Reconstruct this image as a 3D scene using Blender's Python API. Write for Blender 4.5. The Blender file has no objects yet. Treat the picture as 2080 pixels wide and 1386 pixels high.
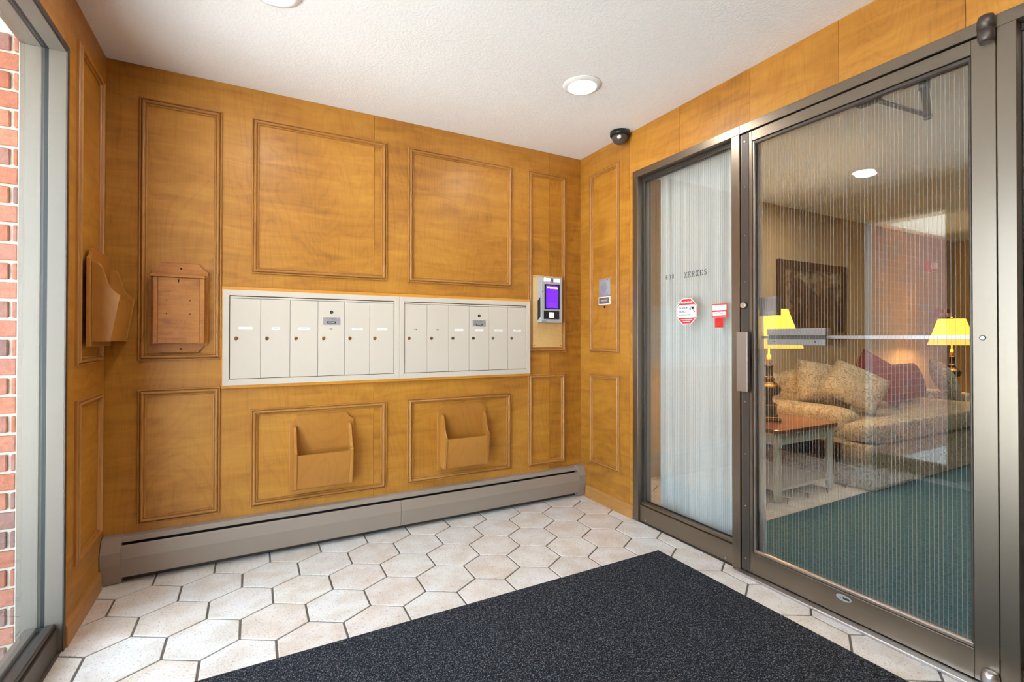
import bpy, bmesh, math, random
from mathutils import Vector, Matrix
random.seed(7)
C = bpy.context.scene.collection
S = bpy.context.scene

# ------------------------------------------------------------------ camera, world, exposure
H = 1.14                                   # eye height
cd = bpy.data.cameras.new('camera'); cam = bpy.data.objects.new('camera', cd); C.objects.link(cam)
cam.location = (0, 0, H)
YAW, PITCH, ROLL = 0.4933, 0.0074, -0.0007
cam.rotation_euler = (Matrix.Rotation(-YAW, 3, 'Z') @ Matrix.Rotation(math.pi/2 + PITCH, 3, 'X') @ Matrix.Rotation(-ROLL, 3, 'Z')).to_euler()
cd.sensor_width = 36; cd.lens = 16.92; cd.shift_y = -0.00716; cd.clip_start = 0.02
S.camera = cam
S.view_settings.view_transform = 'Standard'; S.view_settings.look = 'None'
S.view_settings.gamma = 1; S.view_settings.use_curve_mapping = False
S.view_settings.exposure = 1.62
W = bpy.data.worlds.new('sky'); S.world = W; W.use_nodes = True
bg = W.node_tree.nodes['Background']; bg.inputs[0].default_value = (0.64, 0.82, 1.0, 1); bg.inputs[1].default_value = 4.4
sd = bpy.data.lights.new('bounce_sun', 'SUN'); sd.energy = 26.0; sd.angle = 0.01; sd.color = (1.0, 0.97, 0.93)
bounce_sun = bpy.data.objects.new('bounce_sun', sd); C.objects.link(bounce_sun); bounce_sun.rotation_euler = (-math.radians(32), 0, 0)   # added high behind the building; its pavement bounce brightens the room

# room: back wall y=D, right wall x=R, left wall x=L, ceiling ZC, near wall y=YF
D, R, L, ZC, YF = 2.860, 2.107, -0.608, 2.441, -0.70

# ------------------------------------------------------------------ materials
def mat(name):
    m = bpy.data.materials.new(name); m.use_nodes = True
    nt = m.node_tree; b = nt.nodes['Principled BSDF']
    return m, nt, b
def plain(name, col, rough=0.5, metal=0.0, emit=0, ecol=None, spec=0.5, coat=0):
    m, nt, b = mat(name)
    b.inputs['Base Color'].default_value = (*col, 1); b.inputs['Roughness'].default_value = rough
    b.inputs['Metallic'].default_value = metal; b.inputs['Specular IOR Level'].default_value = spec
    if coat: b.inputs['Coat Weight'].default_value = coat; b.inputs['Coat Roughness'].default_value = 0.15
    if emit:
        b.inputs['Emission Color'].default_value = (*(ecol or col), 1); b.inputs['Emission Strength'].default_value = emit
    return m
def N(nt, t, **k):
    n = nt.nodes.new(t)
    for a, v in k.items():
        if a.startswith('i_'):
            n.inputs[a[2:].replace('_', ' ')].default_value = v
        else: setattr(n, a, v)
    return n
def link(nt, a, b): nt.links.new(a, b)
def ramp(nt, fac, stops):
    r = nt.nodes.new('ShaderNodeValToRGB'); e = r.color_ramp.elements
    while len(e) < len(stops): e.new(0.5)
    for x, (p, c) in zip(e, stops): x.position = p; x.color = (*c, 1)
    nt.links.new(fac, r.inputs[0]); return r.outputs[0]
def math_(nt, op, a, b=None, clamp=False):
    n = nt.nodes.new('ShaderNodeMath'); n.operation = op; n.use_clamp = clamp
    for i, v in enumerate((a, b)):
        if v is None: continue
        if hasattr(v, 'links'): nt.links.new(v, n.inputs[i])
        else: n.inputs[i].default_value = v
    return n.outputs[0]
def noise(nt, vec, scale, detail=3, rough=0.5, dist=0):
    n = N(nt, 'ShaderNodeTexNoise'); n.inputs['Scale'].default_value = scale; n.inputs['Detail'].default_value = detail
    n.inputs['Roughness'].default_value = rough; n.inputs['Distortion'].default_value = dist
    nt.links.new(vec, n.inputs['Vector']); return n.outputs['Fac']
def bump(nt, b, hgt, strength=0.3, dist=0.002):
    n = N(nt, 'ShaderNodeBump'); n.inputs['Strength'].default_value = strength; n.inputs['Distance'].default_value = dist
    nt.links.new(hgt, n.inputs['Height']); nt.links.new(n.outputs[0], b.inputs['Normal'])

def wood(name, dark, mid, light, axis='wall', figure=1.0, rough=0.46, coat=0.10, grain=1.0, scale=1.0):
    """birch veneer: vertical grain, cathedral contours and soft horizontal curl; coordinates (x+y, z)"""
    m, nt, b = mat(name)
    tc = N(nt, 'ShaderNodeTexCoord'); sp = N(nt, 'ShaderNodeSeparateXYZ'); link(nt, tc.outputs['Object'], sp.inputs[0])
    oi = N(nt, 'ShaderNodeObjectInfo')
    u = math_(nt, 'ADD', math_(nt, 'ADD', sp.outputs[0], sp.outputs[1]), math_(nt, 'MULTIPLY', oi.outputs['Random'], 37.0))
    v = sp.outputs[2]
    if axis == 'h': u, v = v, u
    def vec(su, sv):
        c = N(nt, 'ShaderNodeCombineXYZ'); link(nt, math_(nt, 'MULTIPLY', u, su*scale), c.inputs[0]); link(nt, math_(nt, 'MULTIPLY', v, sv*scale), c.inputs[2])
        link(nt, oi.outputs['Random'], c.inputs[1]); return c.outputs[0]
    fine = noise(nt, vec(170, 7), 1, 4, 0.6)
    contour = noise(nt, vec(2.6, .75), 1, 2, 0.4, 0.6)
    rings = math_(nt, 'PINGPONG', math_(nt, 'MULTIPLY', contour, 22.0), 0.5)
    rings = math_(nt, 'POWER', math_(nt, 'MULTIPLY', rings, 2.0), 4.0)
    curl = noise(nt, vec(3.2, 17), 1, 3, 0.55, 0.9)
    blotch = noise(nt, vec(1.6, 1.3), 1, 2, 0.5)
    f = math_(nt, 'MULTIPLY', math_(nt, 'SUBTRACT', fine, 0.5), 0.30*grain)
    f = math_(nt, 'ADD', f, math_(nt, 'MULTIPLY', rings, -0.10*grain))
    f = math_(nt, 'ADD', f, math_(nt, 'MULTIPLY', math_(nt, 'SUBTRACT', curl, 0.5), 0.78*figure))
    f = math_(nt, 'ADD', f, math_(nt, 'MULTIPLY', math_(nt, 'SUBTRACT', blotch, 0.5), 0.7))
    f = math_(nt, 'ADD', f, math_(nt, 'MULTIPLY', math_(nt, 'SUBTRACT', oi.outputs['Random'], 0.5), 0.12))
    f = math_(nt, 'ADD', f, 0.52, True)
    link(nt, ramp(nt, f, [(0.12, dark), (0.5, mid), (0.9, light)]), b.inputs['Base Color'])
    b.inputs['Roughness'].default_value = rough; b.inputs['Coat Weight'].default_value = coat; b.inputs['Coat Roughness'].default_value = 0.25
    bump(nt, b, fine, 0.12, 0.001)
    return m

M = {}
M['wood'] = wood('birch_panel', (0.225, 0.078, 0.006), (0.420, 0.172, 0.016), (0.575, 0.272, 0.036))
M['molding'] = wood('birch_molding', (0.260, 0.100, 0.016), (0.400, 0.170, 0.032), (0.540, 0.260, 0.065), figure=0.3)
M['pocket'] = wood('oak_pocket', (0.300, 0.110, 0.012), (0.420, 0.170, 0.022), (0.520, 0.235, 0.042), figure=0.2, rough=0.45)
M['slotbox'] = wood('birch_box', (0.250, 0.078, 0.008), (0.420, 0.150, 0.018), (0.540, 0.225, 0.038), figure=1.0, scale=3.0)
M['orange_wood'] = wood('pine_trim', (0.52, 0.20, 0.02), (0.66, 0.28, 0.03), (0.74, 0.36, 0.05), figure=0.1)
M['oak_board'] = wood('oak_plywood', (0.42, 0.22, 0.06), (0.64, 0.40, 0.15), (0.76, 0.52, 0.24), figure=0.4, scale=2.5)
M['base_wood'] = wood('base_wood', (0.30, 0.125, 0.025), (0.42, 0.19, 0.045), (0.52, 0.27, 0.08), axis='h', figure=0.2)
M['cherry'] = wood('cherry_top', (0.12, 0.035, 0.012), (0.20, 0.06, 0.02), (0.28, 0.09, 0.03), axis='h', figure=0.2, rough=0.2)
M['brown_wood'] = wood('walnut', (0.10, 0.04, 0.012), (0.18, 0.075, 0.022), (0.26, 0.11, 0.035), figure=0.2)

def textured(name, col, col2, sc, rough, bs, bd, detail=4, metal=0.0, rnd=0.0, vor=False):
    m, nt, b = mat(name)
    tc = N(nt, 'ShaderNodeTexCoord'); oi = N(nt, 'ShaderNodeObjectInfo')
    n = noise(nt, tc.outputs['Object'], sc, detail, 0.6)
    col_out = ramp(nt, n, [(0.35, col), (0.65, col2)])
    if rnd:
        hs = N(nt, 'ShaderNodeHueSaturation'); link(nt, col_out, hs.inputs['Color'])
        link(nt, math_(nt, 'ADD', math_(nt, 'MULTIPLY', oi.outputs['Random'], rnd), 1 - rnd*0.6), hs.inputs['Value'])
        col_out = hs.outputs[0]
    link(nt, col_out, b.inputs['Base Color']); b.inputs['Roughness'].default_value = rough; b.inputs['Metallic'].default_value = metal
    h = n
    if vor:
        vo = N(nt, 'ShaderNodeTexVoronoi'); vo.inputs['Scale'].default_value = vor; link(nt, tc.outputs['Object'], vo.inputs['Vector']); h = vo.outputs['Distance']
    bump(nt, b, h, bs, bd)
    return m
M['ceiling'] = textured('ceiling_paint', (0.88, 0.875, 0.865), (0.91, 0.905, 0.895), 90, 0.9, 0.5, 0.004)
M['plaster'] = plain('plain_backing', (0.5, 0.45, 0.38), 0.9)
# floor tile: pebbled glazed stoneware, pinkish drift from tile to tile
def tile_mat():
    m, nt, b = mat('stoneware_tile'); tc = N(nt, 'ShaderNodeTexCoord'); oi = N(nt, 'ShaderNodeObjectInfo')
    ad = N(nt, 'ShaderNodeVectorMath'); ad.operation = 'ADD'; link(nt, tc.outputs['Object'], ad.inputs[0]); link(nt, oi.outputs['Location'], ad.inputs[1])
    n1 = noise(nt, ad.outputs[0], 9, 3, 0.5); n2 = noise(nt, ad.outputs[0], 130, 3, 0.55, 0.8)
    c1 = ramp(nt, n1, [(0.38, (0.68, 0.62, 0.56)), (0.60, (0.77, 0.75, 0.73))])
    pits = ramp(nt, n2, [(0.34, (0.62, 0.55, 0.48)), (0.44, (1, 1, 1))])
    mx = N(nt, 'ShaderNodeMix', data_type='RGBA', blend_type='MULTIPLY'); mx.inputs[0].default_value = 0.75
    link(nt, c1, mx.inputs[6]); link(nt, pits, mx.inputs[7])
    tint = ramp(nt, oi.outputs['Random'], [(0.0, (1.0, 0.97, 0.93)), (0.5, (0.98, 0.98, 0.98)), (1.0, (0.95, 0.88, 0.83))])
    m2 = N(nt, 'ShaderNodeMix', data_type='RGBA', blend_type='MULTIPLY'); m2.inputs[0].default_value = 1
    link(nt, mx.outputs[2], m2.inputs[6]); link(nt, tint, m2.inputs[7]); link(nt, m2.outputs[2], b.inputs['Base Color'])
    b.inputs['Roughness'].default_value = 0.42
    bump(nt, b, n2, 0.7, 0.0025); return m
M['tile'] = tile_mat()
M['grout'] = textured('grout', (0.115, 0.095, 0.08), (0.16, 0.135, 0.115), 60, 0.9, 0.3, 0.002)
def mat_pile():
    m, nt, b = mat('mat_pile'); tc = N(nt, 'ShaderNodeTexCoord')
    n = noise(nt, tc.outputs['Object'], 230, 2, 0.7); n2 = noise(nt, tc.outputs['Object'], 90, 2, 0.6)
    f = math_(nt, 'ADD', math_(nt, 'MULTIPLY', n, 0.75), math_(nt, 'MULTIPLY', n2, 0.25))
    link(nt, ramp(nt, f, [(0.40, (0.006, 0.007, 0.010)), (0.53, (0.026, 0.028, 0.036)), (0.64, (0.22, 0.23, 0.26))]), b.inputs['Base Color'])
    b.inputs['Roughness'].default_value = 0.95; b.inputs['Specular IOR Level'].default_value = 0.1
    bump(nt, b, f, 0.9, 0.006); return m
M['pile'] = mat_pile()
M['rubber'] = plain('black_rubber', (0.012, 0.011, 0.011), 0.6)
def metal_mat(name, col, rough, metal=1.0):
    m, nt, b = mat(name); tc = N(nt, 'ShaderNodeTexCoord')
    mp = N(nt, 'ShaderNodeMapping'); mp.inputs['Scale'].default_value = (60, 60, 1.2); link(nt, tc.outputs['Object'], mp.inputs[0])
    n = noise(nt, mp.outputs[0], 4, 3, 0.6)
    link(nt, math_(nt, 'ADD', math_(nt, 'MULTIPLY', n, 0.03), rough - 0.015), b.inputs['Roughness'])
    b.inputs['Base Color'].default_value = (*col, 1); b.inputs['Metallic'].default_value = metal; return m
M['bronze'] = metal_mat('bronze_anodised', (0.255, 0.208, 0.158), 0.33, 0.93)
M['bronze_light'] = metal_mat('bronze_bead', (0.42, 0.36, 0.31), 0.34, 0.85)
M['dark_metal'] = metal_mat('dark_bronze', (0.10, 0.085, 0.075), 0.42, 0.7)
M['alu'] = metal_mat('aluminium', (0.62, 0.63, 0.66), 0.33, 1.0)
M['window_metal'] = metal_mat('window_aluminium', (0.165, 0.138, 0.110), 0.45, 0.3)
M['gasket'] = plain('black_gasket', (0.01, 0.01, 0.01), 0.5)
M['closer'] = plain('closer_grey', (0.10, 0.098, 0.09), 0.45, 0.3)
M['chrome'] = plain('chrome', (0.75, 0.73, 0.70), 0.18, 1.0)
M['beige'] = plain('beige_enamel', (0.60, 0.525, 0.435), 0.42, coat=0.1)
M['heater'] = plain('taupe_enamel', (0.30, 0.235, 0.185), 0.45, coat=0.1)
M['black'] = plain('black_plastic', (0.012, 0.012, 0.014), 0.3)
M['hole'] = plain('dark_hole', (0.01, 0.006, 0.003), 0.9)
M['white'] = plain('white_plastic', (0.80, 0.80, 0.78), 0.45)
M['paper'] = plain('label_paper', (0.85, 0.85, 0.83), 0.7)
M['ink'] = plain('ink', (0.02, 0.02, 0.022), 0.6)
M['grey_ink'] = plain('grey_ink', (0.33, 0.33, 0.34), 0.6)
M['red'] = plain('sticker_red', (0.68, 0.030, 0.022), 0.45)
M['dark_red'] = plain('sticker_dark_red', (0.36, 0.010, 0.010), 0.45)
M['silver'] = plain('kiosk_silver', (0.50, 0.51, 0.54), 0.38, 0.35)
M['plate'] = plain('brushed_plate', (0.55, 0.57, 0.60), 0.35, 0.7)
M['brown_plate'] = plain('brown_plate', (0.16, 0.10, 0.085), 0.5)
M['screen'] = plain('violet_screen', (0.03, 0.005, 0.3), 0.3, emit=0.75, ecol=(0.10, 0.012, 1.0))
M['screen_text'] = plain('screen_text', (0.9, 0.9, 1.0), 0.3, emit=0.8, ecol=(0.85, 0.8, 1.0))
M['led'] = plain('led_white', (0.9, 0.9, 0.95), 0.3, emit=1.2, ecol=(0.95, 0.93, 1.0))
M['lens'] = plain('lamp_lens', (1, 0.96, 0.9), 0.5, emit=40.0, ecol=(1.0, 0.97, 0.93))
M['lens_warm'] = plain('lobby_lens', (1, 0.9, 0.7), 0.5, emit=120.0, ecol=(1.0, 0.87, 0.66))
M['shade'] = plain('yellow_shade', (0.85, 0.55, 0.08), 0.8, emit=1.0, ecol=(1.0, 0.56, 0.04))
M['shade_band'] = plain('shade_band', (0.75, 0.42, 0.08), 0.8, emit=0.55, ecol=(1.0, 0.47, 0.08))
M['bronze_lamp'] = plain('lamp_bronze', (0.022, 0.016, 0.012), 0.25, 0.35)
M['brass'] = plain('brass', (0.75, 0.42, 0.12), 0.25, 1.0)
M['tan_wall'] = textured('tan_wall', (0.46, 0.345, 0.20), (0.49, 0.37, 0.22), 60, 0.85, 0.1, 0.002)
M['gold_wall'] = plain('gold_wall', (0.62, 0.38, 0.08), 0.85)
M['carpet'] = textured('teal_carpet', (0.038, 0.115, 0.155), (0.090, 0.205, 0.260), 95, 0.95, 0.8, 0.006, 3)
M['concrete'] = textured('concrete', (0.55, 0.54, 0.52), (0.62, 0.61, 0.59), 12, 0.9, 0.2, 0.003)
M['soffit'] = plain('cream_soffit', (0.72, 0.66, 0.52), 0.8)
M['cream_paint'] = plain('cream_paint', (0.58, 0.56, 0.48), 0.5)
M['burgundy'] = textured('burgundy_velvet', (0.14, 0.016, 0.02), (0.22, 0.03, 0.036), 40, 0.85, 0.2, 0.003)
M['mortar'] = textured('mortar', (0.50, 0.45, 0.37), (0.58, 0.53, 0.45), 80, 0.95, 0.5, 0.004)
def brick_mat():
    m, nt, b = mat('red_brick'); tc = N(nt, 'ShaderNodeTexCoord'); oi = N(nt, 'ShaderNodeObjectInfo')
    n = noise(nt, tc.outputs['Object'], 60, 4, 0.65)
    base = ramp(nt, oi.outputs['Random'], [(0.0, (0.30, 0.095, 0.055)), (0.35, (0.38, 0.14, 0.085)), (0.65, (0.28, 0.125, 0.10)), (1.0, (0.18, 0.105, 0.095))])
    mx = N(nt, 'ShaderNodeMix', data_type='RGBA', blend_type='MULTIPLY'); mx.inputs[0].default_value = 0.7
    link(nt, base, mx.inputs[6]); link(nt, ramp(nt, n, [(0.3, (0.55, 0.5, 0.5)), (0.6, (1.1, 1.1, 1.1))]), mx.inputs[7])
    link(nt, mx.outputs[2], b.inputs['Base Color']); b.inputs['Roughness'].default_value = 0.9; bump(nt, b, n, 0.8, 0.006); return m
M['brick'] = brick_mat()
def glass_mat():
    m = bpy.data.materials.new('clear_glass'); m.use_nodes = True; nt = m.node_tree; nt.nodes.clear()
    out = N(nt, 'ShaderNodeOutputMaterial'); tr = N(nt, 'ShaderNodeBsdfTransparent'); gl = N(nt, 'ShaderNodeBsdfGlossy'); gl.inputs['Roughness'].default_value = 0.0
    tr.inputs[0].default_value = (0.955, 0.965, 0.955, 1)
    lw = N(nt, 'ShaderNodeLayerWeight'); lw.inputs['Blend'].default_value = 0.5
    f = math_(nt, 'ADD', math_(nt, 'MULTIPLY', math_(nt, 'POWER', lw.outputs['Facing'], 5.0), 0.92), 0.08)
    mx = N(nt, 'ShaderNodeMixShader'); link(nt, f, mx.inputs[0]); link(nt, tr.outputs[0], mx.inputs[1]); link(nt, gl.outputs[0], mx.inputs[2]); link(nt, mx.outputs[0], out.inputs[0]); return m
M['glass'] = glass_mat()
M['wire'] = plain('glass_wire', (0.32, 0.34, 0.36), 0.7)
def sheer_mat():
    m = bpy.data.materials.new('sheer_curtain'); m.use_nodes = True; nt = m.node_tree; nt.nodes.clear()
    out = N(nt, 'ShaderNodeOutputMaterial'); d = N(nt, 'ShaderNodeBsdfDiffuse'); t = N(nt, 'ShaderNodeBsdfTranslucent'); tp = N(nt, 'ShaderNodeBsdfTransparent')
    d.inputs[0].default_value = (0.86, 0.875, 0.875, 1); t.inputs[0].default_value = (0.80, 0.80, 0.78, 1)
    m1 = N(nt, 'ShaderNodeMixShader'); m1.inputs[0].default_value = 0.22; link(nt, d.outputs[0], m1.inputs[1]); link(nt, t.outputs[0], m1.inputs[2])
    m2 = N(nt, 'ShaderNodeMixShader'); m2.inputs[0].default_value = 0.10; link(nt, m1.outputs[0], m2.inputs[1]); link(nt, tp.outputs[0], m2.inputs[2]); link(nt, m2.outputs[0], out.inputs[0]); return m
M['sheer'] = sheer_mat()
M['sheer_hem'] = plain('curtain_hem', (0.88, 0.88, 0.86), 0.8)
def damask():
    m, nt, b = mat('damask'); tc = N(nt, 'ShaderNodeTexCoord')
    n = noise(nt, tc.outputs['Object'], 9, 3, 0.5, 2.2); lines = math_(nt, 'PINGPONG', math_(nt, 'MULTIPLY', n, 7.0), 0.5)
    n2 = noise(nt, tc.outputs['Object'], 22, 3, 0.6, 1.2)
    c1 = ramp(nt, n2, [(0.38, (0.185, 0.155, 0.11)), (0.62, (0.34, 0.28, 0.195))])
    c2 = ramp(nt, lines, [(0.27, (0.5, 0.43, 0.32)), (0.40, (0, 0, 0))])
    mx = N(nt, 'ShaderNodeMix', data_type='RGBA', blend_type='SCREEN'); mx.inputs[0].default_value = 0.55
    link(nt, c1, mx.inputs[6]); link(nt, c2, mx.inputs[7]); link(nt, mx.outputs[2], b.inputs['Base Color']); b.inputs['Roughness'].default_value = 0.75; return m
M['damask'] = damask()
def painting():
    m, nt, b = mat('dark_landscape'); tc = N(nt, 'ShaderNodeTexCoord'); sp = N(nt, 'ShaderNodeSeparateXYZ'); link(nt, tc.outputs['Object'], sp.inputs[0])
    n = noise(nt, tc.outputs['Object'], 5, 5, 0.65, 0.6); z = math_(nt, 'MULTIPLY', math_(nt, 'SUBTRACT', sp.outputs[2], 1.15), 0.9)
    f = math_(nt, 'ADD', n, math_(nt, 'MULTIPLY', math_(nt, 'SUBTRACT', z, 0.3), 0.45))
    link(nt, ramp(nt, f, [(0.36, (0.02, 0.008, 0.005)), (0.45, (0.11, 0.05, 0.02)), (0.53, (0.035, 0.016, 0.009)), (0.62, (0.16, 0.10, 0.05)), (0.74, (0.34, 0.28, 0.19))]), b.inputs['Base Color'])
    b.inputs['Roughness'].default_value = 0.4; return m
M['painting'] = painting()
M['frame_brown'] = plain('picture_frame_brown', (0.05, 0.022, 0.012), 0.35)
M['smoke_dome'] = plain('smoked_dome', (0.10, 0.09, 0.085), 0.08, 0.2)

# ------------------------------------------------------------------ mesh helpers
def obj(name, verts, faces, m, parent=None, smooth=False):
    me = bpy.data.meshes.new(name); me.from_pydata([tuple(v) for v in verts], [], faces); me.update()
    return finish(name, me, m, parent, smooth)
def finish(name, me, m, parent, smooth=False):
    if m is not None: me.materials.append(M[m] if isinstance(m, str) else m)
    if smooth:
        for p in me.polygons: p.use_smooth = True
    o = bpy.data.objects.new(name, me); C.objects.link(o)
    if parent is not None: adopt(o, parent)
    return o
def adopt(o, parent):
    o.parent = parent; o.matrix_parent_inverse = Matrix.Translation(-ploc(parent))
def ploc(p):
    v = Vector(p.location)
    if p.parent is not None and p.type == 'EMPTY': v += ploc(p.parent) - Vector((0, 0, 0))
    return v if p.type == 'EMPTY' else Vector((0, 0, 0))
def from_bm(name, bm, m, parent=None, smooth=False):
    bmesh.ops.recalc_face_normals(bm, faces=bm.faces)
    me = bpy.data.meshes.new(name); bm.to_mesh(me); bm.free(); return finish(name, me, m, parent, smooth)
def bm_box(bm, x0, x1, y0, y1, z0, z1):
    vs = [bm.verts.new(p) for p in ((x0,y0,z0),(x1,y0,z0),(x1,y1,z0),(x0,y1,z0),(x0,y0,z1),(x1,y0,z1),(x1,y1,z1),(x0,y1,z1))]
    for f in ((0,3,2,1),(4,5,6,7),(0,1,5,4),(1,2,6,5),(2,3,7,6),(3,0,4,7)): bm.faces.new([vs[i] for i in f])
    return vs
def box(name, x0, x1, y0, y1, z0, z1, m, parent=None, bev=0.0, seg=1):
    bm = bmesh.new(); bm_box(bm, min(x0,x1), max(x0,x1), min(y0,y1), max(y0,y1), min(z0,z1), max(z0,z1))
    if bev: bmesh.ops.bevel(bm, geom=bm.edges[:], offset=bev, segments=seg, affect='EDGES', profile=0.5)
    return from_bm(name, bm, m, parent)
def group(name, loc=(0,0,0), label=None, cat=None, grp=None, kind=None):
    o = bpy.data.objects.new(name, None); C.objects.link(o); o.location = loc; o.empty_display_size = 0.05
    return tag(o, label, cat, grp, kind)
def tag(o, label=None, cat=None, grp=None, kind=None):
    if label: o['label'] = label
    if cat: o['category'] = cat
    if grp: o['group'] = grp
    if kind: o['kind'] = kind
    return o
def struct(o): o['kind'] = 'structure'; return o
# wall frames: P(u, v, d) -> world; u along the wall, v up, d out of the wall into the room
def PB(u, v, d): return (u, D - d, v)
def PR(u, v, d): return (R - d, u, v)
def PL(u, v, d): return (L + d, u, v)
def prism(name, P, poly, d0, d1, m, parent=None, bev=0.0, smooth=False):
    """polygon (u,v) extruded from depth d0 to d1"""
    bm = bmesh.new()
    a = [bm.verts.new(P(u, v, d0)) for u, v in poly]; b = [bm.verts.new(P(u, v, d1)) for u, v in poly]
    fb = bm.faces.new(a); ff = bm.faces.new(b[::-1]); n = len(poly)
    for i in range(n): bm.faces.new((a[i], a[(i+1) % n], b[(i+1) % n], b[i]))
    if bev:
        es = [e for e in ff.edges]
        bmesh.ops.bevel(bm, geom=es, offset=bev, segments=2, affect='EDGES', profile=0.5)
    return from_bm(name, bm, m, parent)
def rect(u0, u1, v0, v1): return [(u0, v0), (u1, v0), (u1, v1), (u0, v1)]
def pbox(name, P, u0, u1, v0, v1, d0, d1, m, parent=None, bev=0.0): return prism(name, P, rect(u0, u1, v0, v1), d0, d1, m, parent, bev)
def disc(name, P, u, v, r, d0, d1, m, parent=None, n=20, bev=0.0): return prism(name, P, [(u + r*math.cos(i*2*math.pi/n), v + r*math.sin(i*2*math.pi/n)) for i in range(n)], d0, d1, m, parent, bev)
def lathe(name, prof, cx, cy, cz, m, parent=None, n=28, smooth=True):
    vs = []; fs = []
    for r, z in prof:
        for i in range(n):
            a = i*2*math.pi/n; vs.append((cx + r*math.cos(a), cy + r*math.sin(a), cz + z))
    for k in range(len(prof)-1):
        for i in range(n):
            fs.append((k*n+i, k*n+(i+1) % n, (k+1)*n+(i+1) % n, (k+1)*n+i))
    fs.append(tuple(range(n))[::-1]); fs.append(tuple((len(prof)-1)*n+i for i in range(n)))
    o = obj(name, vs, fs, m, parent, False)
    for p in o.data.polygons: p.use_smooth = smooth and len(p.vertices) == 4
    return o
def bar(name, a, b, w, h, m, parent=None, up=(0,0,1)):
    a, b = Vector(a), Vector(b); t = (b-a).normalized(); s = t.cross(Vector(up)).normalized()*w/2; u = s.cross(t).normalized()*h/2
    vs = [a-s-u, a+s-u, a+s+u, a-s+u, b-s-u, b+s-u, b+s+u, b-s+u]
    return obj(name, vs, [(0,1,2,3),(7,6,5,4),(0,4,5,1),(1,5,6,2),(2,6,7,3),(3,7,4,0)], m, parent)
def text(name, body, P, u, v, d, size, m, parent=None, flip=1, thick=0.0006, align='CENTER', bold=0.0, sx=1.0):
    cu = bpy.data.curves.new('t', 'FONT'); cu.body = body; cu.size = size; cu.align_x = align; cu.align_y = 'CENTER'; cu.offset = bold; cu.resolution_u = 3
    to = bpy.data.objects.new('t', cu); C.objects.link(to); dg = bpy.context.evaluated_depsgraph_get()
    me = bpy.data.meshes.new_from_object(to.evaluated_get(dg)); bpy.data.objects.remove(to); bpy.data.curves.remove(cu)
    for w in me.vertices: w.co = Vector(P(u + flip*w.co.x*sx, v + w.co.y, d + thick))
    return finish(name, me, m, parent)

def molding(n, P, u0, u1, v0, v1, w=0.034):
    """mitred panel moulding: four strips with an ogee section"""
    g = group('trim_%d' % n, P((u0+u1)/2, v0, 0), kind='structure')
    prof = [(0, 0), (0, .008), (.002, .011), (.006, .011), (.0085, .0055), (.012, .0145), (.016, .0175), (.020, .0165), (.0235, .0125), (.0255, .0060), (.0285, .0085), (.0315, .0080), (w, .0035), (w, 0)]
    c0 = [(u0, v0), (u1, v0), (u1, v1), (u0, v1)]; s = [(1, 1), (-1, 1), (-1, -1), (1, -1)]
    for k in range(4):
        j = (k+1) % 4; vs = []; fs = []
        for q in (k, j):
            for t, h in prof: vs.append(P(c0[q][0] + s[q][0]*t, c0[q][1] + s[q][1]*t, h))
        np_ = len(prof)
        for i in range(np_-1): fs.append((i, i+1, np_+i+1, np_+i))
        fs.append((np_-1, 0, np_, 2*np_-1)); fs.append(tuple(range(np_))[::-1]); fs.append(tuple(range(np_, 2*np_)))
        bm = bmesh.new(); vv = [bm.verts.new(p) for p in vs]
        for f in fs: bm.faces.new([vv[i] for i in f])
        from_bm('molding_strip', bm, 'molding', g)
    return g

# ------------------------------------------------------------------ floors and ceilings
fl = struct(box('floor', L-0.02, R+0.02, YF-0.1, D+0.12, -0.10, -0.004, 'grout'))
HW, HS, G = 0.12125, 0.1430, 0.0042
def hexv(cx, cy, g):
    k = 1 - g/HW
    return [(cx, cy+HS*k), (cx-HW*k, cy+HS*k/2), (cx-HW*k, cy-HS*k/2), (cx, cy-HS*k), (cx+HW*k, cy-HS*k/2), (cx+HW*k, cy+HS*k/2)]
def clip(poly, x0, x1, y0, y1):
    def cut(p, f, g):
        out = []
        for i in range(len(p)):
            a, b = p[i], p[(i+1) % len(p)]
            if f(a): out.append(a)
            if f(a) != f(b): out.append(g(a, b))
        return out
    def ix(x): return lambda a, b: (x, a[1] + (b[1]-a[1])*(x-a[0])/(b[0]-a[0]))
    def iy(y): return lambda a, b: (a[0] + (b[0]-a[0])*(y-a[1])/(b[1]-a[1]), y)
    for f, g in ((lambda p: p[0] >= x0, ix(x0)), (lambda p: p[0] <= x1, ix(x1)), (lambda p: p[1] >= y0, iy(y0)), (lambda p: p[1] <= y1, iy(y1))):
        if len(poly) < 3: return []
        poly = cut(poly, f, g)
    return poly
def tile_mesh(poly, cx, cy):
    bm = bmesh.new(); q = [(x-cx, y-cy) for x, y in poly]
    mx = sum(p[0] for p in q)/len(q); my = sum(p[1] for p in q)/len(q)
    lo = [bm.verts.new((x, y, -0.012)) for x, y in q]; mi = [bm.verts.new((x, y, -0.0016)) for x, y in q]
    tp = []
    for x, y in q:
        dx, dy = x-mx, y-my; l = math.hypot(dx, dy); k = max(0.0, 1-0.0022/l) if l else 1
        tp.append(bm.verts.new((mx+dx*k, my+dy*k, 0)))
    n = len(q)
    for i in range(n):
        j = (i+1) % n; bm.faces.new((lo[i], lo[j], mi[j], mi[i])); bm.faces.new((mi[i], mi[j], tp[j], tp[i]))
    bm.faces.new(tp); bm.faces.new(lo[::-1]); bmesh.ops.recalc_face_normals(bm, faces=bm.faces)
    me = bpy.data.meshes.new('floor_tile'); bm.to_mesh(me); bm.free(); me.materials.append(M['tile']); return me
full = tile_mesh(hexv(0, 0, G), 0, 0)
MX0, MX1, MY0, MY1 = -0.42, 1.912, -0.45, 1.902        # door mat footprint
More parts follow.
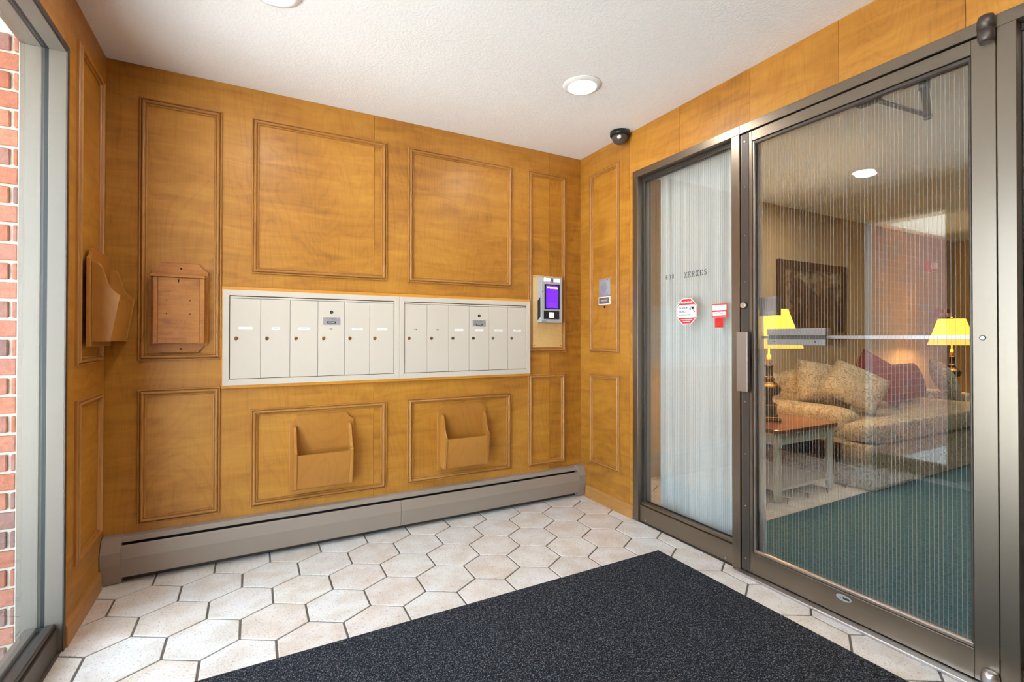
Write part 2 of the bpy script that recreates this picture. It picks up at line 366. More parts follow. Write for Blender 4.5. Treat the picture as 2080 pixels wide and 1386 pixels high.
def lay(parent, x0, x1, y0, y1, skip=None):
    for k in range(-3, 20):
        cy = 2.5945 - 0.2145*k
        for n in range(-3, 26):
            cx = -0.404 + 0.2425*n + (0.12125 if k % 2 else 0)
            p0 = hexv(cx, cy, G)
            if max(p[0] for p in p0) < x0 or min(p[0] for p in p0) > x1 or max(p[1] for p in p0) < y0 or min(p[1] for p in p0) > y1: continue
            if skip and all(skip[0] < p[0] < skip[1] and skip[2] < p[1] < skip[3] for p in p0): continue
            pc = clip(p0, x0, x1, y0, y1)
            if len(pc) < 3: continue
            area = abs(sum(pc[i][0]*pc[(i+1) % len(pc)][1] - pc[(i+1) % len(pc)][0]*pc[i][1] for i in range(len(pc))))/2
            if area < 0.0008: continue
            whole = len(pc) == 6 and all(abs(a[0]-b[0]) < 1e-6 and abs(a[1]-b[1]) < 1e-6 for a, b in zip(pc, p0))
            o = bpy.data.objects.new('floor_tile', full if whole else tile_mesh(pc, cx, cy)); C.objects.link(o)
            o.location = (cx, cy, 0); o.parent = parent
lay(fl, L, R-0.001, 0.4, D, (MX0, MX1, MY0, MY1))
fl2 = struct(box('floor_lobby', R+0.02, 8.6, -2.4, 2.95, -0.10, -0.004, 'grout'))
lay(fl2, 2.25, 4.9, 1.885, 2.92)
carpet = struct(box('floor_carpet', R+0.09, 8.5, -2.3, 1.885, -0.004, 0.004, 'carpet'))
struct(box('ceiling', L-0.14, R+0.12, YF-0.12, D+0.12, ZC, ZC+0.1, 'ceiling'))
struct(box('ceiling_lobby', R+0.12, 8.6, -2.4, 2.95, ZC, ZC+0.1, 'ceiling'))

# ------------------------------------------------------------------ walls with veneer panels
wb = struct(box('wall_back', L-0.14, R+0.13, D+0.009, D+0.12, 0, ZC, 'plaster'))
sx = [L, 0.621, 1.838, R]
for a, b in zip(sx[:-1], sx[1:]): pbox('wood_panel', PB, a+0.0008, b-0.0008, 0, ZC, -0.009, 0, 'wood', wb)
OY0, OY1, OZ = -0.13, 2.300, 2.180         # opening of the inner glazed screen
wr = struct(prism('wall_right', PR, [(YF, 0), (OY0, 0), (OY0, OZ), (OY1, OZ), (OY1, 0), (D, 0), (D, ZC), (YF, ZC)], -0.12, -0.009, 'plaster'))
pbox('wood_panel', PR, 2.3408, D-0.0002, 0, ZC, -0.009, 0, 'wood', wr)
prism('wood_panel', PR, [(2.3392, 0), (2.3392, ZC), (1.9318, ZC), (1.9318, OZ), (OY1, OZ), (OY1, 0)], -0.009, 0, 'wood', wr)
sy = [1.931, 1.495, 1.096, 0.697, 0.297, OY0]
for a, b in zip(sy[:-1], sy[1:]): pbox('wood_panel', PR, b+0.0008, a-0.0008, OZ, ZC, -0.009, 0, 'wood', wr)
pbox('wood_panel', PR, YF, OY0-0.0008, 0, ZC, -0.009, 0, 'wood', wr)
LY0, LY1, LZ = -0.17, 2.332, 2.206         # opening of the street-side glazing
wl = struct(prism('wall_left', PL, [(YF, 0), (LY0, 0), (LY0, LZ), (LY1, LZ), (LY1, 0), (D, 0), (D, ZC), (YF, ZC)], -0.13, -0.009, 'plaster'))
prism('wood_panel', PL, [(LY1, 0), (D-0.0002, 0), (D-0.0002, ZC), (2.3028, ZC), (2.3028, LZ), (LY1, LZ)], -0.009, 0, 'wood', wl)
pbox('wood_panel', PL, 1.08, 2.3012, LZ, ZC, -0.009, 0, 'wood', wl)
pbox('wood_panel', PL, LY0, 1.0784, LZ, ZC, -0.009, 0, 'wood', wl)
pbox('wood_panel', PL, YF, LY0-0.001, 0, ZC, -0.009, 0, 'wood', wl)
wf = struct(box('wall_front', L-0.14, R+0.13, YF-0.12, YF-0.009, 0, ZC, 'plaster'))
for a, b in ((L, 0.6), (0.6, 1.35), (1.35, R)): box('wood_panel', a+0.0008, b-0.0008, YF-0.009, YF, 0, ZC, 'wood', wf)
# lobby shell
struct(box('wall_lobby_back', R+0.13, 8.6, 2.92, 3.04, 0, ZC, 'tan_wall'))
struct(box('wall_lobby_end', 8.42, 8.54, -2.3, 2.92, 0, ZC, 'gold_wall'))
struct(box('wall_lobby_near', R, 8.6, -2.42, -2.3, 0, ZC, 'tan_wall'))
struct(box('wall_lobby_side', R, R+0.12, -2.3, YF-0.12, 0, ZC, 'tan_wall'))

# panel mouldings
n = 1
for u0, u1, v0, v1 in [(-.482, -.143, 1.027, 2.287), (-.482, -.146, .249, .889), (-.010, .694, 1.473, 2.289), (-.010, .695, .252, .763), (.822, 1.535, 1.473, 2.289),
                       (.820, 1.529, .256, .768), (1.661, 1.973, 1.034, 2.287), (1.662, 1.968, .250, .884)]:
    molding(n, PB, u0, u1, v0, v1); n += 1
for P in (PR,):
    molding(n, P, 2.430, 2.744, 1.033, 2.292); molding(n+1, P, 2.430, 2.744, .255, .889); n += 2
molding(n, PL, 2.440, 2.790, 1.027, 2.297); molding(n+1, PL, 2.442, 2.790, .252, .890); n += 2
# base boards
def baseboard(name, P, u0, u1):
    prof = [(0, 0), (.013, 0), (.013, .058), (.010, .060), (.010, .064), (.012, .068), (.008, .084), (0, .086)]
    vs = [P(u, v, d) for u in (u0, u1) for d, v in prof]; k = len(prof)
    bm = bmesh.new(); vv = [bm.verts.new(p) for p in vs]
    for i in range(k): bm.faces.new((vv[i], vv[(i+1) % k], vv[k+(i+1) % k], vv[k+i]))
    bm.faces.new(vv[:k]); bm.faces.new(vv[k:][::-1])
    struct(from_bm(name, bm, 'base_wood'))
baseboard('baseboard_right', PR, OY1+0.002, D-0.072); baseboard('baseboard_left', PL, LY1+0.002, D-0.072)

# ------------------------------------------------------------------ inner glazed screen (bronze storefront)
FX = -0.012                                  # frame face stands 12 mm proud of the veneer
def fr(name, y0, y1, z0, z1, x0, x1, m='bronze', parent=None, bev=0.0015): return box(name, R+x0, R+x1, y0, y1, z0, z1, m, parent, bev)
def wires(parent, y0, y1, z0, z1, x):
    bm = bmesh.new(); y = y0 + 0.006
    while y < y1 - 0.003:
        bm_box(bm, R+x-0.0005, R+x+0.0005, y-0.0004, y+0.0004, z0, z1); y += 0.0127
    o = from_bm('glass_wires', bm, 'wire', parent); o['kind'] = 'stuff'; return o
def sidelight(name, ya, yb, jamb_at_b):
    """fixed light between ya<yb; jamb against the wall, mullion against the door"""
    g = group(name, (R, (ya+yb)/2, 0), kind='structure')
    j0, j1 = (yb-0.044, yb) if jamb_at_b else (ya, ya+0.044); m0, m1 = (ya, ya+0.046) if jamb_at_b else (yb-0.046, yb)
    fr('jamb', j0, j1, 0.002, 2.135, FX, 0.10, parent=g); fr('mullion', m0, m1, 0.002, 2.135, FX, 0.10, parent=g)
    gi0, gi1 = min(j1, m1), max(j0, m0)
    fr('head', ya, yb, 2.1352, 2.178, FX, 0.10, parent=g)
    fr('glazing_stop', gi0, gi1, 2.112, 2.135, 0.030, 0.045, 'dark_metal', g); fr('glazing_stop', gi0, gi1, 2.112, 2.135, 0.056, 0.075, 'dark_metal', g)
    fr('glazing_stop', gi0, gi0+0.016, 0.12, 2.112, 0.034, 0.045, 'dark_metal', g); fr('glazing_stop', gi1-0.016, gi1, 0.12, 2.112, 0.034, 0.045, 'dark_metal', g)
    fr('bottom_rail', gi0, gi1, 0.008, 0.104, 0.004, 0.09, parent=g); fr('glazing_bead', gi0, gi1, 0.104, 0.124, 0.014, 0.045, 'bronze', g, 0.004); fr('gasket', gi0, gi1, 0.124, 0.129, 0.040, 0.046, 'gasket', g, 0)
    for y in (gi0+0.05, gi1-0.05): disc('screw', lambda u, v, d: (R+0.004-d, u, v), y, 0.024, 0.004, -0.001, 0.002, 'alu', g, 10)
    gl = fr('glass_pane', gi0+0.004, gi1-0.004, 0.110, 2.125, 0.0465, 0.0525, 'glass', g, 0)
    wires(gl, gi0+0.004, gi1-0.004, 0.112, 2.123, 0.0495)
    return g
sidelight('window_1', 1.545, 2.300, True)
sidelight('window_2', -0.130, 0.6185, False)
t = group('trim_%d' % n, (R, 1.08, 0), kind='structure'); n += 1
fr('head', 0.6187, 1.5448, 2.1352, 2.178, FX, 0.10, parent=t)
fr('threshold', 0.6187, 1.568, 0.0005, 0.012, -0.045, 0.10, 'alu', t, 0.003)
d1 = group('door_1', (R, 1.08, 0), kind='structure')
fr('latch_stile', 1.482, 1.5425, 0.015, 2.130, -0.006, 0.040, parent=d1); fr('hinge_stile', 0.6215, 0.683, 0.015, 2.130, -0.006, 0.040, parent=d1)
fr('top_rail', 0.6832, 1.4818, 2.082, 2.130, -0.006, 0.040, parent=d1); fr('bottom_rail', 0.6832, 1.4818, 0.015, 0.112, -0.006, 0.040, parent=d1)
fr('astragal', 1.498, 1.536, 0.017, 2.128, -0.0085, -0.0062, 'dark_metal', d1, 0.0005)
fr('glazing_bead', 1.472, 1.4818, 0.112, 2.082, -0.002, 0.016, 'bronze_light', d1, 0.003); fr('glazing_bead', 0.6832, 0.693, 0.112, 2.082, 0.0, 0.016, 'dark_metal', d1, 0.003)
fr('glazing_bead', 0.6832, 1.4818, 0.112, 0.128, -0.003, 0.016, 'bronze_light', d1, 0.004); fr('glazing_bead', 0.6832, 1.4818, 2.064, 2.082, -0.001, 0.016, 'dark_metal', d1, 0.004)
fr('gasket', 1.4675, 1.472, 0.128, 2.064, 0.010, 0.016, 'gasket', d1, 0)
gl = fr('glass_pane', 0.684, 1.481, 0.116, 2.080, 0.0165, 0.0225, 'glass', d1, 0); wires(gl, 0.690, 1.470, 0.118, 2.078, 0.0195)
PD = lambda u, v, d: (R-0.0086-d, u, v)
for i, z in enumerate((2.090, 1.870, 1.634, 1.410, 0.829, 0.577, 0.327, 0.075)): disc('screw', PD, 1.518, z, 0.0035, 0, 0.002, 'chrome', d1, 10)
lk = disc('lock_cylinder', PD, 1.523, 1.296, 0.019, -0.001, 0.008, 'black', d1, 24, 0.002); disc('lock_face', PD, 1.523, 1.296, 0.0145, 0.008, 0.011, 'chrome', lk, 24, 0.001)
pbox('key_slot', PD, 1.5222, 1.5238, 1.286, 1.296, 0.0108, 0.0113, 'hole', lk)
# pull: bent plate with a raised grip
pl = prism('pull_handle', lambda u, v, d: (R-0.0086-d, u, v), rect(1.484, 1.541, 0.881, 1.166), 0.030, 0.0335, 'bronze_light', d1, 0.001)
pbox('pull_flange', lambda u, v, d: (R-0.0086-d, u, v), 1.536, 1.541, 0.881, 1.166, 0, 0.030, 'bronze', pl); pbox('pull_lip', lambda u, v, d: (R-0.0086-d, u, v), 1.484, 1.4865, 0.881, 1.166, 0.012, 0.030, 'dark_metal', pl)
# lobby side hardware: latch box, exit bar, closer
PI = lambda u, v, d: (R+0.0405+d, u, v)
lb = pbox('latch_box', PI, 1.392, 1.478, 1.243, 1.332, 0, 0.030, 'alu', d1, 0.003); pbox('latch_box_edge', PI, 1.388, 1.3918, 1.243, 1.332, 0.0, 0.030, 'dark_metal', lb)
eb = pbox('exit_bar', PI, 0.690, 1.475, 1.1345, 1.1475, 0.012, 0.030, 'alu', d1, 0.002)
pbox('exit_bar_case', PI, 1.172, 1.437, 1.150, 1.180, -0.002, 0.034, 'alu', eb, 0.002); pbox('exit_bar_case', PI, 1.172, 1.437, 1.106, 1.131, -0.002, 0.034, 'alu', eb, 0.002)
pbox('exit_bar_core', PI, 1.176, 1.430, 1.131, 1.150, -0.001, 0.011, 'closer', eb)
for y in (1.40, 1.215): disc('screw', lambda u, v, d: (R+0.0385-d, u, v), y, 1.121, 0.004, 0, 0.0015, 'chrome', eb, 10)
pbox('exit_bar_end', PI, 0.684, 0.694, 1.128, 1.154, 0, 0.032, 'alu', eb)
cl = pbox('door_closer', PI, 0.700, 0.905, 2.089, 2.136, 0, 0.045, 'closer', d1, 0.006)
bar('closer_arm', (R+0.085, 0.845, 2.088), (2.545, 0.968, 2.088), 0.026, 0.008, 'closer', cl); bar('closer_forearm', (R+0.085, 1.005, 2.094), (2.545, 0.968, 2.094), 0.020, 0.007, 'closer', cl)
lathe('closer_elbow', [(0.014, -.012), (0.016, 0), (0.014, .012)], 2.545, 0.968, 2.090, 'closer', cl, 14); lathe('closer_spindle', [(0.018, -.02), (0.018, .012)], R+0.085, 0.845, 2.085, 'closer', cl, 14)
pbox('closer_shoe', PI, 0.985, 1.060, 2.080, 2.104, 0, 0.050, 'closer', cl)
# pivots, badge, cylinder on hinge stile
for z0, prof in ((2.095, [(.016, 0), (.021, .012), (.022, .040), (.0195, .041), (.0195, .044), (.0225, .045), (.0225, .072), (.019, .086), (.008, .090)]), (0.0125, [(.023, 0), (.023, .040), (.020, .052), (.008, .056)])):
    lathe('pivot', prof, R-0.020, 0.640, z0, 'dark_metal' if z0 > 1 else 'alu', d1, 24)
disc('small_lock', lambda u, v, d: (R-0.006-d, u, v), 0.657, 1.139, 0.0085, -0.001, 0.003, 'black', d1, 18); disc('small_lock_face', lambda u, v, d: (R-0.006-d, u, v), 0.657, 1.139, 0.0055, 0.003, 0.004, 'alu', d1, 14)
PF = lambda u, v, d: (R-0.0062-d, u, v)
bd = prism('maker_badge', PF, [(1.082+0.029*math.cos(a*math.pi/12), 0.089+0.0125*math.sin(a*math.pi/12)) for a in range(24)], 0, 0.002, 'plate', d1, 0.0006)
pbox('badge_mark', PF, 1.060, 1.085, 0.085, 0.093, 0.002, 0.0024, 'ink', bd); prism('badge_mark', PF, [(1.090, 0.084), (1.100, 0.089), (1.090, 0.094)], 0.002, 0.0024, 'grey_ink', bd)

# ------------------------------------------------------------------ street-side glazing on the left wall
def lf(name, y0, y1, z0, z1, d0, d1, m='window_metal', parent=None, bev=0.001): return box(name, L+d0, L+d1, y0, y1, z0, z1, m, parent, bev)
def street_light(name, ya, yb):
    g = group(name, (L, (ya+yb)/2, 0), kind='structure')
    for y0, y1 in ((ya, ya+0.02), (yb-0.02, yb)):
        lf('jamb', y0, y1, 0.002, 2.18, -0.045, 0.004, parent=g); lf('outer_jamb', y0, y1, 0.002, 2.18, -0.122, -0.064, parent=g); lf('gasket', y0+0.002, y1-0.002, 0.1, 2.18, -0.064, -0.045, 'gasket', g, 0)
    lf('head', ya, yb, 2.1802, LZ, -0.045, 0.004, parent=g); lf('outer_head', ya, yb, 2.1802, LZ, -0.122, -0.064, parent=g); lf('gasket', ya, yb, 2.184, LZ, -0.064, -0.045, 'gasket', g, 0)
    lf('shaded_face', yb-0.022, yb, 0.0, LZ, 0.0042, 0.0075, 'dark_metal', g, 0.0005); lf('shaded_face', ya, yb-0.0225, 2.184, LZ, 0.0042, 0.0075, 'dark_metal', g, 0.0005)  # dark strips put the shade on the frame's room side into colour
    lf('bottom_rail', ya+0.02, yb-0.02, 0.004, 0.090, -0.110, -0.008, 'dark_metal', g, 0.003); lf('glazing_bead', ya+0.02, yb-0.02, 0.090, 0.108, -0.044, -0.016, 'dark_metal', g, 0.003); lf('glazing_bead', ya+0.02, yb-0.02, 0.090, 0.108, -0.100, -0.064, 'window_metal', g, 0.003)
    lf('glass_pane', ya+0.016, yb-0.016, 0.095, 2.19, -0.058, -0.051, 'glass', g, 0)
street_light('window_3', 1.72, LY1); street_light('window_4', LY0, 0.52)
d2 = group('door_2', (L, 1.12, 0), kind='structure')
for y0, y1 in ((0.522, 0.57), (1.67, 1.718)): lf('jamb', y0, y1, 0.002, LZ, -0.122, 0.004, parent=d2)
lf('head', 0.5702, 1.6698, 2.15, LZ, -0.122, 0.004, parent=d2)
lf('stile', 1.585, 1.668, 0.01, 2.148, -0.09, -0.045, parent=d2); lf('stile', 0.572, 0.655, 0.01, 2.148, -0.09, -0.045, parent=d2)
lf('top_rail', 0.6552, 1.5848, 2.08, 2.148, -0.09, -0.045, parent=d2); lf('bottom_rail', 0.6552, 1.5848, 0.01, 0.14, -0.09, -0.045, parent=d2)
lf('glass_pane', 0.65, 1.59, 0.13, 2.09, -0.070, -0.064, 'glass', d2, 0); lf('threshold', 0.5702, 1.6698, 0.0, 0.009, -0.125, 0.0, 'alu', d2)
lf('push_bar', 0.70, 1.54, 1.02, 1.05, -0.035, -0.015, 'alu', d2); lf('push_bar_end', 0.70, 0.73, 1.015, 1.055, -0.045, -0.012, 'alu', d2); lf('push_bar_end', 1.51, 1.54, 1.015, 1.055, -0.045, -0.012, 'alu', d2)
# exterior: ground, soffit, brick return wall
struct(box('floor_exterior', -16, L-0.13, -14, 2.34, -0.12, -0.015, 'concrete'))
struct(box('floor_exterior_slab', L-0.13, L-0.02, LY0, LY1, -0.12, -0.002, 'concrete'))
struct(box('ceiling_exterior', -1.15, L-0.125, -0.6, 2.345, 2.235, 2.36, 'soffit'))
bw = struct(box('wall_exterior', -3.4, L-0.13, 2.345, 2.62, -0.02, 2.9, 'mortar'))
def brick_mesh():
    bm = bmesh.new(); bm_box(bm, -0.0965, 0.0965, -0.012, 0.02, -0.0285, 0.0285); bmesh.ops.bevel(bm, geom=bm.edges[:], offset=0.003, segments=1, affect='EDGES')
    me = bpy.data.meshes.new('brick'); bm.to_mesh(me); bm.free(); me.materials.append(M['brick']); return me
BM = brick_mesh(); rest = bmesh.new()
for k in range(33):
    z = 0.018 + 0.0677*k + 0.0
    for i in range(14):
        x = -0.757 + 0.1015 - 0.203*i + (0.1015 if k % 2 else 0.0)
        if x - 0.0965 > L - 0.1345: continue
        if x + 0.0965 > L - 0.1305:
            o = box('brick', x-0.0965, L-0.1305, 2.333, 2.36, z-0.0285, z+0.0285, 'brick', bw, 0.003); continue
        if i <= 4:
            o = bpy.data.objects.new('brick', BM); C.objects.link(o); o.location = (x, 2.345 + random.uniform(-.0015, .0015), z); o.parent = bw
        else: bm_box(rest, x-0.0965, x+0.0965, 2.333, 2.36, z-0.0285, z+0.0285)
o = from_bm('brick_courses', rest, 'brick', bw); o['kind'] = 'stuff'

# ------------------------------------------------------------------ door mat
mt = group('door_mat', (0.75, 0.73, 0), 'charcoal speckled entrance mat with black rubber edge on the tiles', 'mat')
mbm = bmesh.new(); nx, ny = 2, 2
o = box('pile', MX0+0.012, MX1-0.012, MY0+0.012, MY1-0.012, 0.0022, 0.0092, 'pile', mt, 0.002)
o = box('rubber_edge', MX0, MX1, MY0, MY1, 0.0003, 0.0030, 'rubber', mt, 0.001)

# ------------------------------------------------------------------ baseboard heater on the back wall
ht = group('baseboard_heater', (0.75, D, 0), 'long taupe metal baseboard heater with angled front along wood wall', 'heater')
def profx(name, prof, x0, x1, m, parent):
    bm = bmesh.new(); k = len(prof); a = [bm.verts.new((x0, D-d, z)) for d, z in prof]; b = [bm.verts.new((x1, D-d, z)) for d, z in prof]
    for i in range(k): bm.faces.new((a[i], a[(i+1) % k], b[(i+1) % k], b[i]))
    bm.faces.new(a); bm.faces.new(b[::-1]); return from_bm(name, bm, m, parent)
capp = [(0.0005, 0.004), (0.042, 0.004), (0.046, 0.022), (0.0500, 0.024), (0.068, 0.098), (0.071, 0.155), (0.040, 0.214), (0.0005, 0.220)]
profx('end_cap', capp, L+0.003, L+0.076, 'heater', ht); profx('end_cap', capp, R-0.060, R-0.003, 'heater', ht)
profx('back_plate_shadow', [(0.0005, 0.003), (0.010, 0.003), (0.010, 0.05), (0.004, 0.06), (0.004, 0.19), (0.0005, 0.19)], L+0.076, R-0.060, 'dark_metal', ht)  # plate carried dark to the floor, standing in for the shadow under the heater
profx('top_strip', [(0.0005, 0.214), (0.0005, 0.205), (0.028, 0.196), (0.034, 0.186), (0.037, 0.187), (0.031, 0.205), (0.028, 0.209)], L+0.076, R-0.060, 'heater', ht)
xm = 0.768
for a, b in ((L+0.0765, xm-0.001), (xm+0.001, R-0.0605)):
    profx('front_panel', [(0.049, 0.178), (0.057, 0.181), (0.060, 0.172), (0.0665, 0.120), (0.052, 0.032), (0.046, 0.030), (0.046, 0.034), (0.0625, 0.120)], a, b, 'heater', ht)
profx('fin_core', [(0.010, 0.06), (0.042, 0.06), (0.042, 0.15), (0.010, 0.15)], L+0.08, R-0.065, 'hole', ht)
for i in range(12):
    x = L + 0.2 + i*0.21; profx('bracket', [(0.004, 0.150), (0.047, 0.176), (0.047, 0.170), (0.004, 0.140)], x, x+0.006, 'dark_metal', ht)

# ------------------------------------------------------------------ mailboxes
ms = group('mailbox_surround', PB(0.763, 0.878, 0), 'thin orange pine frame set around the two beige mailbox banks', 'wood frame')
a0, a1, b0, b1 = -.141, 1.667, .878, 1.398
for nm, q in (('frame_strip', rect(a0, a1, b1-0.024, b1)), ('frame_strip', rect(a0, a1, b0, b0+0.024)), ('frame_strip', rect(a0, a0+0.02, b0+0.024, b1-0.024)), ('frame_strip', rect(a1-0.02, a1, b0+0.024, b1-0.024))):
    prism(nm, PB, q, 0.0005, 0.020, 'orange_wood', ms, 0.001)
def bank(x0, x1, label, labels, locks):
    g = group('mailbox_bank', PB((x0+x1)/2, .893, 0.02), label, 'mailbox', 'mailbox banks on the back wall')
    z0, z1, w = .893, 1.382, .029
    c = [(x0, z0), (x1, z0), (x1, z1), (x0, z1)]; ci = [(x0+w, z0+w+.002), (x1-w, z0+w+.002), (x1-w, z1-w), (x0+w, z1-w)]
    for k in range(4):
        j = (k+1) % 4; prism('frame_strip', PB, [c[k], c[j], ci[j], ci[k]], 0.0205, 0.027, 'beige', g, 0.0012)
    pbox('back_box', PB, x0+.02, x1-.02, z0+.02, z1-.02, 0.002, 0.008, 'hole', g)
    pbox('lid_rail', PB, x0+w+.003, x1-w-.003, z1-w-.0125, z1-w-.004, 0.008, 0.023, 'beige', g, 0.001)
    dz0, dz1 = z0+w+.0045, z1-w-.0145; dw = (x1-x0-2*w-.004)/6
    for i in range(6):
        u = x0+w+.002+i*dw
        d = pbox('mailbox_door', PB, u+.0009, u+dw-.0009, dz0, dz1, 0.008, 0.0215, 'beige', g, 0.0012)
        l = disc('lock', PB, u+.028, 1.133, .0105, .0215, .0245, 'chrome', d, 20, .001); pbox('key_slot', PB, u+.0270, u+.0290, 1.1245, 1.134, .0244, .0249, 'hole', d)
        if labels[i]:
            pbox('name_label', PB, u+.070-labels[i]/2, u+.070+labels[i]/2, 1.180, 1.192, .0214, .0219, 'paper', d)
            pbox('label_writing', PB, u+.070-labels[i]*.28, u+.070+labels[i]*.28, 1.1853, 1.1872, .0218, .0221, 'grey_ink', d)
        else:
            for s in (-.0045, .0045): pbox('number_mark', PB, u+.068+s-.0025, u+.068+s+.0025, 1.182, 1.189, .0214, .0218, 'ink', d)
        if i == 3:
            disc('master_lock', PB, u+.070, 1.2785, .0095, .0215, .0238, 'black', d, 20, .001); disc('master_lock_core', PB, u+.070, 1.2785, .0050, .0237, .0244, 'closer', d, 14)
            p = pbox('mail_plate', PB, u+.0235, u+.1165, 1.2085, 1.2505, .0214, .0226, 'plate', d, .0006)
            text('plate_text', 'U.S. MAIL', PB, u+.070, 1.2415, .0226, .0135, 'grey_ink', d, bold=.0001)
            pbox('plate_rule', PB, u+.030, u+.110, 1.2322, 1.2330, .0226, .0229, 'grey_ink', d); pbox('maker_tab', PB, u+.047, u+.093, 1.2165, 1.2270, .0226, .0234, 'black', d, .0006)
            pbox('maker_tab_line', PB, u+.053, u+.087, 1.2205, 1.2230, .0234, .0237, 'paper', d)
    return g
bank(-.1365, .7640, 'beige mailbox bank of six doors, beside the wooden drop box on wall', (.064, .037, .057, 0, .060, .058), None)
bank(.7650, 1.6655, 'beige mailbox bank of six doors, beside the violet-screen entry kiosk', (0, 0, .060, .060, .060, .060), None)

# ------------------------------------------------------------------ wooden wall pockets and drop box
def pocket(P, uc, v0, d0, label, cat='wall pocket'):
    g = group('wall_pocket', P(uc, v0, 0), label, cat, 'wooden wall pockets')
    hw, hh, r = .168, .402, .034
    def arc(cx, cv, a0, a1, k=7): return [(cx + r*math.cos(math.radians(a0+(a1-a0)*i/k)), cv + r*math.sin(math.radians(a0+(a1-a0)*i/k))) for i in range(k+1)]
    pts = [(uc-hw, v0), (uc+hw, v0), (uc+hw, v0+hh-r-.006), (uc+hw-.004, v0+hh-r)] + arc(uc+hw-.002, v0+hh, 270, 180)[1:] + [(uc+hw-r-.006, v0+hh+.004), (uc-hw+r+.006, v0+hh+.004)] + arc(uc-hw+.002, v0+hh, 0, -90)[:-1] + [(uc-hw+.004, v0+hh-r), (uc-hw, v0+hh-r-.006)]
    prism('back_panel', P, pts, d0, d0+.012, 'pocket', g, .003)
    s = [(d0+.012, v0+.020), (d0+.012, v0+.350), (d0+.022, v0+.350), (d0+.036, v0+.343), (d0+.047, v0+.325), (d0+.053, v0+.298), (d0+.059, v0+.268), (d0+.070, v0+.243), (d0+.086, v0+.226), (d0+.104, v0+.216), (d0+.104, v0+.212), (d0+.074, v0+.020)]
    for sg in (-1, 1):
        ua, ub = uc + sg*.134, uc + sg*.150; bm = bmesh.new()
        A = [bm.verts.new(P(ua, v, d)) for d, v in s]; B = [bm.verts.new(P(ub, v, d)) for d, v in s]; k = len(s)
        for i in range(k): bm.faces.new((A[i], A[(i+1) % k], B[(i+1) % k], B[i]))
        bm.faces.new(A); bm.faces.new(B[::-1]); bmesh.ops.bevel(bm, geom=[e for e in bm.edges], offset=.0016, segments=1, affect='EDGES'); from_bm('side_panel', bm, 'pocket', g)
    q = [(d0+.098, v0+.205), (d0+.088, v0+.205), (d0+.060, v0+.022), (d0+.070, v0+.022)]; bm = bmesh.new()
    A = [bm.verts.new(P(uc-.1335, v, d)) for d, v in q]; B = [bm.verts.new(P(uc+.1335, v, d)) for d, v in q]
    for i in range(4): bm.faces.new((A[i], A[(i+1) % 4], B[(i+1) % 4], B[i]))
    bm.faces.new(A); bm.faces.new(B[::-1]); from_bm('front_panel', bm, 'pocket', g)
    pbox('bottom_board', P, uc-.1335, uc+.1335, v0+.022, v0+.032, d0+.012, d0+.062, 'pocket', g)
pocket(PB, .340, .310, .0005, 'open wooden wall pocket low on the back wall, under the bank beside the drop box')
pocket(PB, 1.175, .312, .0005, 'open wooden wall pocket low on the back wall, under the bank beside the kiosk')
pocket(PL, 2.690, 1.100, .0140, 'open wooden wall pocket high on the window side wall, seen edge on')
db = group('drop_box', PB(-.315, 1.064, 0), 'shallow wooden letter drop box with small lid ledge on the back wall', 'letter box')
def scallop(u0, u1, v0, v1, r):
    out = []
    for cx, cv, a in ((u1, v0, 180), (u1, v1, 270), (u0, v1, 0), (u0, v0, 90)):
        seq = [(cx + r*math.cos(math.radians(a - 90*i/6)), cv + r*math.sin(math.radians(a - 90*i/6))) for i in range(7)]
        if (cx, cv) == (u1, v0): seq = [(cx + r*math.cos(math.radians(180 - 90*i/6)), cv + r*math.sin(math.radians(180 - 90*i/6))) for i in range(7)]
        out += seq
    return out
prism('back_board', PB, scallop(-.432, -.198, 1.064, 1.503, .040), .0005, .016, 'slotbox', db, .004)
pbox('box_body', PB, -.418, -.212, 1.108, 1.428, .016, .048, 'slotbox', db, .001)
pbox('side_strip', PB, -.418, -.401, 1.108, 1.428, .048, .052, 'slotbox', db, .0015); pbox('side_strip', PB, -.233, -.212, 1.108, 1.428, .048, .052, 'slotbox', db, .0015)
pbox('front_door', PB, -.400, -.234, 1.110, 1.426, .048, .0505, 'slotbox', db, .001)
pbox('lid_ledge', PB, -.431, -.209, 1.4282, 1.440, .010, .060, 'slotbox', db, .002)
for u, v in ((-.366, 1.317), (-.272, 1.317), (-.366, 1.252), (-.272, 1.252)): disc('nail_hole', PB, u, v, .0028, .0504, .0508, 'hole', db, 10)
for v in (1.475, 1.082): disc('screw', PB, -.312, v, .0048, .0158, .0164, 'hole', db, 12)
prism('keyhole', PB, [(-.323, 1.418), (-.315, 1.418), (-.317, 1.405), (-.321, 1.402)], .0504, .0508, 'hole', db)

